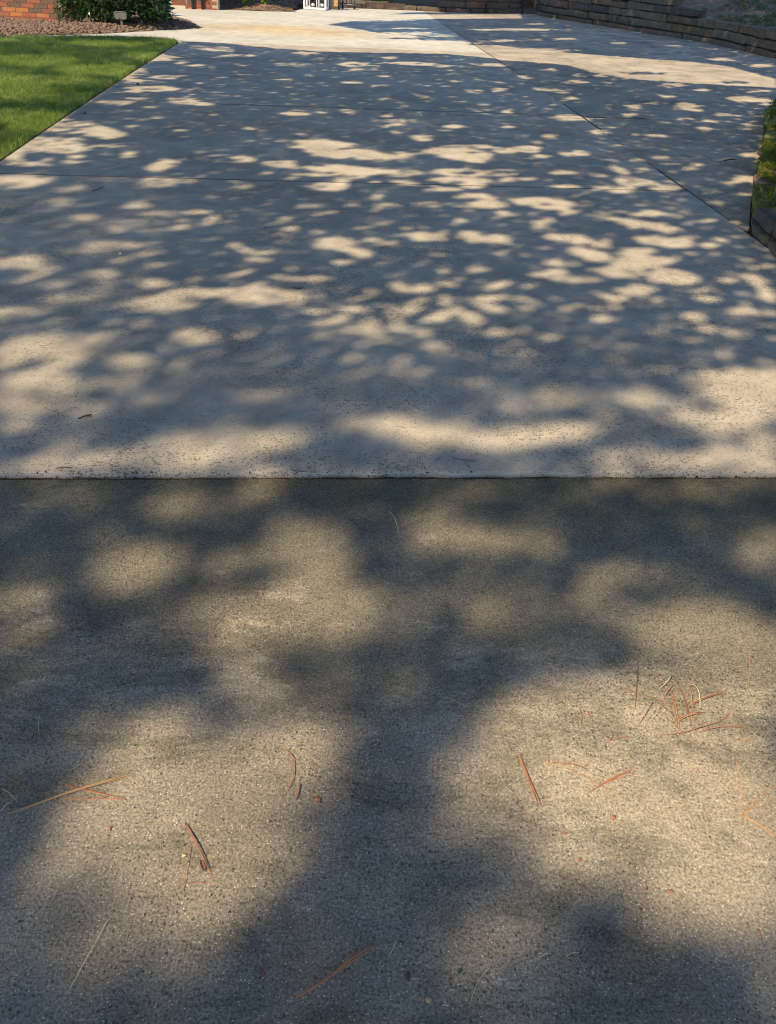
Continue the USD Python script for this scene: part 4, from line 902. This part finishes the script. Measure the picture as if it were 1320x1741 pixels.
for line in GAPS.strip().splitlines():
    for rec in line.split(";"):
        w = rec.split()
        if not w:
            continue
        if w[0] == "P":          # open area with a straight-sided outline
            val = float(w[1]); pts = [tuple(map(float, c.split(","))) for c in w[2:]]
            sl = gap_area(pts)
            x_, y_ = ipx[sl], ipy[sl]
            inside = shapely.contains_xy(Polygon(pts).buffer(0), x_, y_)
            T[sl] = np.where(inside, np.maximum(T[sl], val) if val >= 0 else np.minimum(T[sl], -val), T[sl])
            continue
        a = [float(t) for t in w]
        x, y, rx, ry = a[:4]; an = math.radians(a[4] if len(a) > 5 else 0); val = a[-1]
        cs, sn = math.cos(an), math.sin(an)
        sl = gap_area([(x + 1.3 * (rx * math.cos(t) * cs - ry * math.sin(t) * sn), y + 1.3 * (rx * math.cos(t) * sn + ry * math.sin(t) * cs)) for t in np.linspace(0, 6.28, 17)])
        u, v_ = ipx[sl] - x, ipy[sl] - y
        r = np.hypot((u * cs + v_ * sn) / rx, (-u * sn + v_ * cs) / ry)
        ed_ = (0.86 if rx < 50 else 1.0 if y < 800 else 1.12) + (0.6 * (fine[sl] - 0.5) + 1.0 * (fine2[sl] - 0.5)) * np.clip((min(rx, ry * 3) / 120 < 1) * 1.0, 0.3, 1)
        w_ = np.clip((ed_ + 0.18 - r) / 0.36, 0, 1)
        if val >= 0:
            T[sl] = np.maximum(T[sl], val * w_)
        else:
            T[sl] = T[sl] * (1 - w_ * (1 + val))
mid_ = seen & (CY > 4.0)
T = np.where(mid_, np.maximum(T, 0.12 * np.clip((fine2 + 0.8 * (fine - 0.5) - 0.74) * 7, 0, 1)), T)
T = np.where(mid_ & (T > 0.3) & (T < 0.97) & (fine2 < 0.36) & (CY < 14), T * 0.5, T)
near_slab = seen & (CY > 2.2) & (CY < 4.0)
T = np.where(near_slab, np.maximum(T, 0.03), T)
T = np.where(seen & (CX < -0.7) & (CY > 2.3) & (CY < 6.5), np.maximum(T, 0.03), T)
T = np.where(mid_ & ~(CX + 0.0897 * CY < -2.5), T * np.clip(0.25 + T, 0, 1), T)
# how far up the sunbeam the leaves hang: near pines high up, the broad-leaved trees lower
Lg = np.where(CY < 3.3, 25.0, 9.5) + np.clip((CY - 12) * 0.25, 0, 3)
tr = np.clip((CY - 2.6) / 1.2, 0, 1)
Lg = 11.5 * (1 - tr) + (8.0 + np.clip((CY - 9) * 0.2, 0, 2.5)) * tr
soft = np.clip((-0.55 - (CX + 0.09 * CY)) / 0.9, 0, 1) * np.clip((6.4 - CY) / 0.8, 0, 1)
Lg = Lg * (1 - soft) + 10 * soft
lawnside = (CX + 0.0897 * CY < -2.5)
Lg = np.where(lawnside & (CY > 4), 9.2, Lg)
T = np.where(lawnside & seen & (CY < 15), np.maximum(T, 0.14), T)
LAI = np.minimum(-np.log(np.clip(T, 0.01, 1)), 4.2)
LAI[T > 0.97] = 0
sin_el = math.sin(SUN_EL)
rl = np.random.default_rng(77)
def hang(sel, leaf_area, spread, jig=0.0):
    lam = np.where(sel, LAI * sin_el * cell * cell / leaf_area, 0)
    c = rl.poisson(lam)
    j, i = np.nonzero(c)
    k = c[j, i]
    j, i = np.repeat(j, k), np.repeat(i, k)
    n = len(i)
    gx_, gy_ = xs[i] + rl.uniform(-0.5, 0.5, n) * cell, ys[j] + rl.uniform(-0.5, 0.5, n) * cell
    L = Lg[j, i] * (1 + rl.uniform(-spread, spread, n))
    return np.column_stack([gx_, gy_, prof(gy_)]) + L[:, None] * SUN
pine_zone = (CY < 3.0) | (lawnside & (CY < 15.5)) | (soft > 0.5)
near_zone = (~pine_zone) & (CY < 9.5)
far_zone = (~pine_zone) & (CY >= 9.5)
def leafset(l, w):
    tv, tf = leaf_t(l, w, 0.2)
    return tv - [l / 2, 0, 0], tf
crowns = {}
def grow(pts, tv_tf, key, m_idx):
    crowns.setdefault(key, []).append((pts, tv_tf))
TREES = {"t1": (np.array([-6.2, -3.0]), 6.0), "t2": (np.array([7.6, 9.2]), 5.5), "t3": (np.array([-12.0, 3.0]), 8.0), "t4": (np.array([9.8, 18.5]), 6.5)}
pn = hang(near_zone, 0.5 * 0.74 * 0.072 * 0.046, 0.07)
pf = hang(far_zone, 0.5 * 0.74 * 0.15 * 0.10, 0.08)
keys = list(TREES)
def nearest(p):
    d = np.stack([np.linalg.norm(p[:, :2] - TREES[k][0], axis=1) for k in keys], 1)
    return d.argmin(1)
labels = {"t1": "broad leaved tree left behind the camera overhanging the driveway", "t2": "broad leaved tree on the bank behind the mossy edging",
          "t3": "broad leaved tree standing on the lawn left of the driveway", "t4": "broad leaved tree on the bank behind the curved stone wall"}
na, fa = nearest(pn), nearest(pf)
def limb(a, b, r0, r1, rng, sag=0.12):
    t = np.linspace(0, 1, 7)[:, None]
    L = np.linalg.norm(b - a); mid = rng.normal(0, 0.05 * L, 3) + [0, 0, sag * L]
    return tube(a + (b - a) * t + mid * (4 * t * (1 - t)) * 0.6, np.linspace(r0, r1, 7), 6)
def make_tree(name, label, base, h0, leaf_pts, groups, m_leaf, nlimb, r0, seed, most=30):
    r = np.random.default_rng(seed)
    bz_ = float(prof(base[1])) - 0.2
    if base[0] > 3:
        bz_ = float(bank_z(np.array([base[0]]), np.array([base[1]]))[0][0]) - 0.15
    top = leaf_pts[:, 2].max() if len(leaf_pts) else h0 + 3
    t = thing(name, label, "tree", (base[0], base[1], bz_))
    o_ = np.array([base[0], base[1], bz_])
    hh = np.linspace(0, 1, 9)
    tp = np.column_stack([0.25 * np.sin(hh * 2.2 + seed), 0.2 * np.sin(hh * 3 + 1 + seed) - 0.2 * math.sin(1 + seed), hh * (top - bz_)])
    tp[:, 0] -= tp[0, 0]; tp[:, 1] -= tp[0, 1]
    obj("trunk", tube(tp, np.interp(hh, [0, 0.05, 0.6, 1], [r0 * 1.35, r0, r0 * 0.6, 0.03]), 14), M_bark, t, smooth=60)
    if len(leaf_pts):
        tips = leaf_pts[r.choice(len(leaf_pts), min(nlimb, len(leaf_pts)), replace=False)] - o_
        ms = []
        for q_ in tips:
            hz = np.clip(q_[2] - 0.25 * np.linalg.norm(q_[:2]), 0.35 * (top - bz_), 0.93 * (top - bz_))
            a_ = np.array([np.interp(hz, tp[:, 2], tp[:, 0]), np.interp(hz, tp[:, 2], tp[:, 1]), hz])
            L = np.linalg.norm(q_ - a_)
            rad_ = min(0.007 + 0.004 * L, r0 * 0.35)
            lv, lf = limb(a_, q_, rad_, 0.005, r, 0.02)
            cen = lv[:42].reshape(7, 6, 3).mean(1)
            tq = np.linspace(0, 6, 90)
            pw_ = np.column_stack([np.interp(tq, np.arange(7), cen[:, c_]) for c_ in range(3)]) + o_
            gxy = pw_ - SUN * (pw_[:, 2:3] / SUN[2])
            i_ = np.clip(((gxy[:, 0] - X0) / cell).astype(int), 0, nxg - 1); j_ = np.clip(((gxy[:, 1] - Y0) / cell).astype(int), 0, nyg - 1)
            if ((T[j_, i_] > 0.15) & seen[j_, i_]).sum() > 2 or len(ms) >= most:
                continue
            ms.append((lv, lf))
        ms and obj("limbs", cat_mesh(ms), M_bark, t)
        out = []
        for P_, tmpl, dirs_ in groups:
            out.append(scatter(P_ - o_, rand_rot(r, len(P_)) * r.uniform(0.8, 1.2, (len(P_), 1, 1)), *tmpl))
        obj("crown", cat_mesh(out), m_leaf, t)
    return t
for k, key in enumerate(keys):
    a, b = pn[na == k], pf[fa == k]
    if len(a) + len(b) == 0:
        continue
    make_tree("broadleaf_tree", labels[key], *TREES[key], np.vstack([a, b]), [(a, leafset(0.072, 0.046), None), (b, leafset(0.15, 0.10), None)], M_broad, 500, 0.15, 60 + k)
# pines: tufts of long needles
rt = np.random.default_rng(9)
nd = []
for _ in range(12):
    d = rt.normal(size=3); d /= np.linalg.norm(d); s = np.cross(d, rt.normal(size=3)); s /= np.linalg.norm(s)
    nd.append((np.array([s * 0.005, -s * 0.005, d * 0.07 + s * 0.004, d * 0.07 - s * 0.004]), np.array([(0, 1, 3), (0, 3, 2)])))
tuft = cat_mesh(nd)
pp = hang(pine_zone, 0.5 * 12 * 0.07 * 0.009, 0.08)
PINES = [np.array([-0.9, -6.2]), np.array([-12.0, -2.4])]
d = np.stack([np.linalg.norm(pp[:, :2] - q, axis=1) for q in PINES], 1).argmin(1)
for k, lab in enumerate(("tall pine behind the camera that shades the apron", "tall pine left of the drive that shades the near left slab")):
    s_ = pp[d == k]
    if len(s_):
        make_tree("pine_tree", lab, PINES[k], 14.0, s_, [(s_, tuft, None)], M_pine, 500, 0.2, 80 + k)

# ------------------------------------------------------------------ litter on the concrete
rd = np.random.default_rng(5)
def strand(px_pts, rad, lift, r):
    """a needle or stalk lying on the concrete through points seen at those pixels"""
    P = np.array(px_pts, float)
    t = np.concatenate([[0], np.cumsum(np.linalg.norm(np.diff(P, axis=0), axis=1))]); tt = np.linspace(0, t[-1], 10)
    if len(P) > 2:
        from scipy.interpolate import PchipInterpolator
        Q = np.column_stack([PchipInterpolator(t, P[:, k])(tt) for k in range(2)])
    else:
        Q = np.column_stack([np.interp(tt, t, P[:, k]) for k in range(2)])
    G = ground(Q[:, 0], Q[:, 1])
    n2 = G[:, 1] * math.cos(HEAD) + G[:, 0] * math.sin(HEAD) > 2.24
    G[:, 2] += np.where(n2, 0.012, 0.0) + rad + 0.0008 + lift * np.sin(np.linspace(0, math.pi, 10)) + r.uniform(0, 0.0015)
    return tube(G, 0.7 * rad * np.interp(np.linspace(0, 1, 10), [0, 0.1, 0.8, 1], [0.8, 1, 0.9, 0.4]), 6)
def bundle(name, label, category, strands, m, rad=0.0013, lift=0.004, group=None, part="needle"):
    P0 = ground([strands[0][0][0]], [strands[0][0][1]])[0]
    t = thing(name, label, category, P0, group=group)
    for s in strands:
        v, f = strand(s, rad, lift * rd.uniform(0.3, 1.5), rd)
        obj(part, (v - P0, f), m, t, smooth=True)
    return t
N0, N1, N2 = M_needle
PN = "pine needles"
bundle("pine_needles", "long tan pine needle bundle reaching from shade into sun at lower left", PN, [[(12, 1386), (62, 1370), (120, 1350), (226, 1318)], [(30, 1382), (110, 1354), (222, 1321)]], N1, 0.0017)
bundle("pine_needles", "rust pine needles crossing under the long tan bundle at lower left", PN, [[(100, 1331), (150, 1345), (212, 1360)], [(112, 1336), (170, 1352), (208, 1357)], [(105, 1360), (160, 1361), (214, 1361)]], N0)
bundle("pine_needles", "pale brown needle lying in shade left of the long tan bundle", PN, [[(10, 1322), (45, 1338), (82, 1358)], [(12, 1325), (40, 1337), (79, 1357)]], N2)
bundle("pine_needles", "thin rust needles slanting down beside the dark dead leaf", PN, [[(313, 1400), (330, 1432), (345, 1460), (360, 1492)], [(318, 1404), (338, 1440), (358, 1484)]], N0)
bundle("pine_needles", "faint upright rust needle left of the dark dead leaf", PN, [[(326, 1440), (317, 1480), (311, 1525)], [(311, 1502), (340, 1504), (372, 1500)]], N0, 0.0009)
bundle("pine_needles", "single curved rust needle above the orange bud scale", PN, [[(486, 1276), (499, 1292), (499, 1318), (481, 1357)]], N0, 0.0014)
bundle("pine_needles", "brown twin needles lying in the bottom shade near the photo's lower edge", PN, [[(503, 1698), (560, 1665), (600, 1632), (642, 1606)], [(510, 1694), (570, 1658), (612, 1628), (641, 1612)], [(505, 1696), (575, 1652), (604, 1625), (636, 1608)]], M_needle[0], 0.0024)
bundle("pine_needles", "straight orange needle bundle right of centre, pointing down right", PN, [[(882, 1280), (896, 1320), (910, 1350), (922, 1375)], [(884, 1290), (900, 1335), (916, 1372)], [(883, 1284), (903, 1335), (913, 1365)]], N0, 0.0016)
bundle("pine_needles", "orange needles crossing the long dark stalk in the right sun patch", PN, [[(1000, 1349), (1040, 1328), (1082, 1308)], [(1014, 1340), (1050, 1326), (1080, 1318)], [(1018, 1338), (1048, 1322), (1076, 1310)]], N0, 0.0015)
bundle("pine_needles", "long thin dark tipped stalk crossed by orange needles", PN, [[(922, 1294), (970, 1312), (1015, 1335), (1063, 1361)]], N1, 0.0011)
bundle("pine_needles", "dark brown needle lying above the crossed stalk", PN, [[(955, 1301), (985, 1305), (998, 1311)], [(935, 1298), (970, 1302), (996, 1308)]], N2, 0.0015)
bundle("pine_needles", "forked spray of orange needles at the right edge", PN, [[(1252, 1296), (1258, 1330), (1262, 1385)], [(1264, 1386), (1285, 1362), (1320, 1337)], [(1264, 1386), (1290, 1370), (1316, 1356)], [(1266, 1388), (1290, 1405), (1320, 1423)], [(1266, 1390), (1293, 1408), (1320, 1428)], [(1256, 1398), (1266, 1386)]], N1, 0.0014)
bundle("pine_needles", "short pale needle lying below the big needle pile at right", PN, [[(1250, 1261), (1283, 1262)]], N1, 0.001)
pile = [([(1059, 1170), (1105, 1188), (1142, 1200), (1165, 1204)], N2), ([(1085, 1133), (1082, 1160), (1080, 1205)], N2), ([(1142, 1182), (1147, 1215), (1154, 1248)], N0), ([(1144, 1180), (1150, 1215), (1156, 1248)], N0),
        ([(1146, 1155), (1158, 1180), (1168, 1210), (1177, 1240)], N2), ([(1148, 1156), (1160, 1190), (1172, 1225)], N2), ([(1230, 1178), (1200, 1190), (1170, 1200)], N1), ([(1228, 1180), (1196, 1194), (1160, 1210)], N0),
        ([(1242, 1213), (1220, 1232), (1190, 1243), (1150, 1253), (1112, 1251)], N0), ([(1272, 1240), (1230, 1243), (1180, 1248)], N0), ([(1200, 1213), (1170, 1222), (1142, 1230)], N0), ([(1198, 1216), (1165, 1226), (1146, 1232)], N1),
        ([(1110, 1195), (1098, 1215), (1085, 1236)], N1), ([(1125, 1200), (1135, 1220), (1152, 1230)], N2), ([(1165, 1160), (1172, 1195), (1176, 1225)], N1), ([(1140, 1146), (1134, 1165), (1120, 1174)], M_straw), ([(1190, 1205), (1180, 1180), (1168, 1165)], M_straw), ([(1128, 1190), (1138, 1176), (1146, 1168)], N0)]
t0 = ground([1150], [1205])[0]
t = thing("needle_pile", "tangled pile of rust pine needles in the sun patch at right", PN, t0)
for k, (s, m) in enumerate(pile):
    v, f = strand(s, 0.0015, 0.004 + 0.0012 * k, rd)
    obj("needle", (v - t0, f), m, t, smooth=True)
bundle("pine_needles", "small rust needles left of the big needle pile", PN, [[(985, 1205), (988, 1222), (987, 1236)], [(1030, 1265), (1050, 1257), (1070, 1254)], [(1035, 1264), (1045, 1246)]], N0, 0.001)
bundle("pine_needles", "thin brown needle on the edge of the dark shade at lower right", PN, [[(934, 1483), (975, 1502), (1019, 1527)]], N2, 0.0009)
bundle("pine_needles", "thin straggling needle upright near the right edge above the pile", PN, [[(1275, 1102), (1274, 1140), (1271, 1180)]], N1, 0.0008)
bundle("dry_grass_stalk", "long pale dry grass stalk lying at lower left", "grass stalk", [[(183, 1567), (160, 1612), (140, 1648), (115, 1692)]], M_straw, 0.0013, part="stalk")
bundle("dry_grass_stalk", "short pale curved grass clipping beside the brown twin needles", "grass stalk", [[(674, 1602), (669, 1615), (661, 1628)]], M_straw, 0.0013, part="stalk")
bundle("dry_grass_stalk", "left of two short pale clippings in the lower right shade", "grass stalk", [[(915, 1633), (925, 1626), (937, 1622)]], M_straw, 0.001, part="stalk")
bundle("dry_grass_stalk", "right of two short pale clippings in the lower right shade", "grass stalk", [[(963, 1627), (975, 1623), (985, 1621)]], M_straw, 0.001, part="stalk")
bundle("dry_grass_stalk", "thin stalk standing out below the green leaf bits near the bottom", "grass stalk", [[(833, 1646), (820, 1660), (808, 1682), (799, 1714)]], M_straw, 0.0009, part="stalk")
bundle("dry_grass_stalk", "wispy stalk lying in the dark shade left of the right sun patch", "grass stalk", [[(740, 1205), (760, 1190), (785, 1200), (800, 1204)], [(745, 1196), (775, 1193)]], M_straw, 0.0008, part="stalk")
bundle("dry_grass_stalk", "pale thin stalk at the left edge below the upper shade", "grass stalk", [[(72, 1210), (66, 1235), (68, 1252)]], M_straw, 0.0009, part="stalk")
bundle("dry_grass_stalk", "pair of thin grey stalks at the far left beside the needle", "grass stalk", [[(4, 1343), (18, 1352), (31, 1367)], [(2, 1380), (14, 1370), (22, 1362)]], M_straw, 0.001, part="stalk")
bundle("dry_grass_stalk", "stubby pale yellow stalk in sun above the long dry stalk", "grass stalk", [[(118, 1494), (127, 1488)]], M_straw, 0.0025, 0, part="stalk")
bundle("grass_scrap", "pale scrap of dried vine on the apron below the driveway edge", "grass stalk", [[(662, 870), (672, 884), (676, 898)], [(676, 900), (679, 910)]], M_straw, 0.0013, part="stalk")
bundle("twig", "short thick dark twig on the left of the near slab", "twig", [[(134, 719), (145, 716), (158, 711)], [(150, 714), (156, 715)]], M_twig, 0.0042, 0.002, part="stick")
bundle("twig", "thin forked twig on the slab just behind the apron joint", "twig", [[(766, 782), (790, 789), (812, 789)], [(786, 788), (800, 802)]], M_twig, 0.0014, 0.002, part="stick")
bundle("twig", "small dark twig on the front edge of the slab at left", "twig", [[(97, 803), (108, 801), (126, 802)]], M_twig, 0.0018, 0.001, part="stick")
bundle("twig", "small dark twig on the front edge of the slab left of centre", "twig", [[(494, 803), (502, 807), (522, 808)]], M_twig, 0.0018, 0.001, part="stick")
bundle("twig", "tiny purple brown twig among the sun flecks on the near slab", "twig", [[(498, 494), (508, 496), (516, 494)]], M_twig, 0.004, 0.002, part="stick")
bundle("twig", "dark twig lying across the right strip near the mossy edging", "twig", [[(1230, 277), (1240, 276), (1250, 275)]], M_twig, 0.009, 0.004, part="stick")
bundle("twig", "small leaf stalk in front of the left lawn edge near the second joint", "twig", [[(158, 329), (170, 325), (178, 322)]], M_twig, 0.004, 0.003, part="stick")
bundle("twig", "thin reddish twigs in shade at the left edge of the apron", "twig", [[(75, 1172), (68, 1195), (62, 1220)], [(60, 1185), (48, 1194), (34, 1200)]], N2, 0.0011, 0.002, part="stick")
def chip_at(name, label, category, px, py, size, flat, m, seed, group=None):
    r = np.random.default_rng(seed); P = at(px, py)
    ic = trimesh.creation.icosphere(subdivisions=2); v = ic.vertices * (1 + 0.9 * (meshkit.fbm(ic.vertices * 1.8 + seed, 2, seed) - 0.5))[:, None]
    n2 = 0.012 if P[1] * math.cos(HEAD) + P[0] * math.sin(HEAD) > 2.24 else 0
    v = v * size * np.array([1, r.uniform(0.6, 0.9), flat]); a = r.uniform(0, 3.1); R = np.array([[math.cos(a), -math.sin(a), 0], [math.sin(a), math.cos(a), 0], [0, 0, 1]])
    v = v @ R.T + P + [0, 0, -v[:, 2].min() + n2 + 0.0005]
    return obj(name, (v, ic.faces), m, smooth=True, label=label, cat=category, group=group)
chip_at("bud_scale", "orange bud scale on the apron right of the curved needle", "bud scale", 540, 1361, 0.007, 0.5, M_bud, 1)
chip_at("bud_scale", "bright orange bud scale in the right sun patch", "bud scale", 1043, 1392, 0.0062, 0.6, M_bud, 2)
bundle("bud_catkin", "short fat rust catkin beside the curved needle", "catkin", [[(510, 1335), (508, 1348), (503, 1362)]], M_bud, 0.0028, 0.001, part="catkin")
G_ = "tiny rust specks of bud scale on the apron"
for k, (px, py) in enumerate(((1207, 1424), (1187, 1310), (1162, 1357), (1140, 1517), (1090, 1548), (1290, 1585), (1100, 1512), (985, 1462), (1000, 1212), (960, 1418), (1205, 1268), (187, 1410), (34, 1568), (1250, 1370), (1196, 1264))):
    chip_at("bud_speck", "tiny rust coloured speck of bud scale on the sunny apron", "bud scale", px, py, rd.uniform(0.002, 0.0042), 0.6, M_bud if k % 2 else M_deadleaf, 10 + k, G_)
chip_at("pebble", "small round tan pebble near the bottom left of the green leaf bits", "pebble", 728, 1702, 0.005, 0.7, M_tan, 31)
chip_at("pebble", "dark red crumb near the brown twin needles", "pebble", 444, 1654, 0.006, 0.6, M_deadleaf, 32)
chip_at("pebble", "black crumb in shade right of the brown twin needles", "pebble", 694, 1661, 0.006, 0.7, M_twig, 33)
chip_at("pebble", "white pebble speck on the near slab left of the sun flecks", "pebble", 205, 436.5, 0.009, 0.6, M_white, 34)
chip_at("pebble", "dark crumb on the left slab near the lawn edge", "pebble", 235, 146, 0.022, 0.5, M_twig, 35)
chip_at("pebble", "dark crumb on the left slab in front of the second lawn bend", "pebble", 145, 196, 0.016, 0.5, M_twig, 36)
def leaf_on(label, px, py, L, w, ang, m, name="fallen_leaf"):
    P = at(px, py); tv, tf = leaf_t(L, w, 0.5); c_, s_ = math.cos(ang), math.sin(ang)
    v = tv - [L / 2, 0, 0]; v[:, 2] = v[:, 2] - v[:, 2].min() + 0.001
    R = np.array([[c_, -s_, 0], [s_, c_, 0], [0, 0, 1]])
    obj(name, (v @ R.T + P, tf), m, label=label, cat="leaf")
leaf_on("dark purple brown dead leaf beside the slanting needles", 345, 1473, 0.03, 0.009, 2.1, M_deadleaf)
leaf_on("crumpled green leaf bit near the bottom of the apron", 782, 1652, 0.014, 0.008, 0.8, M_greenbit)
leaf_on("second darker green leaf bit to the right of the crumpled one", 808, 1676, 0.014, 0.007, 2.6, M_greenbit)
leaf_on("small yellow leaf fragment beside the slanting needles", 313, 1457, 0.010, 0.007, 0.4, M_straw)
leaf_on("small orange leaf fragment left of the big needle pile", 1001, 1214, 0.012, 0.006, 1.5, M_bud)
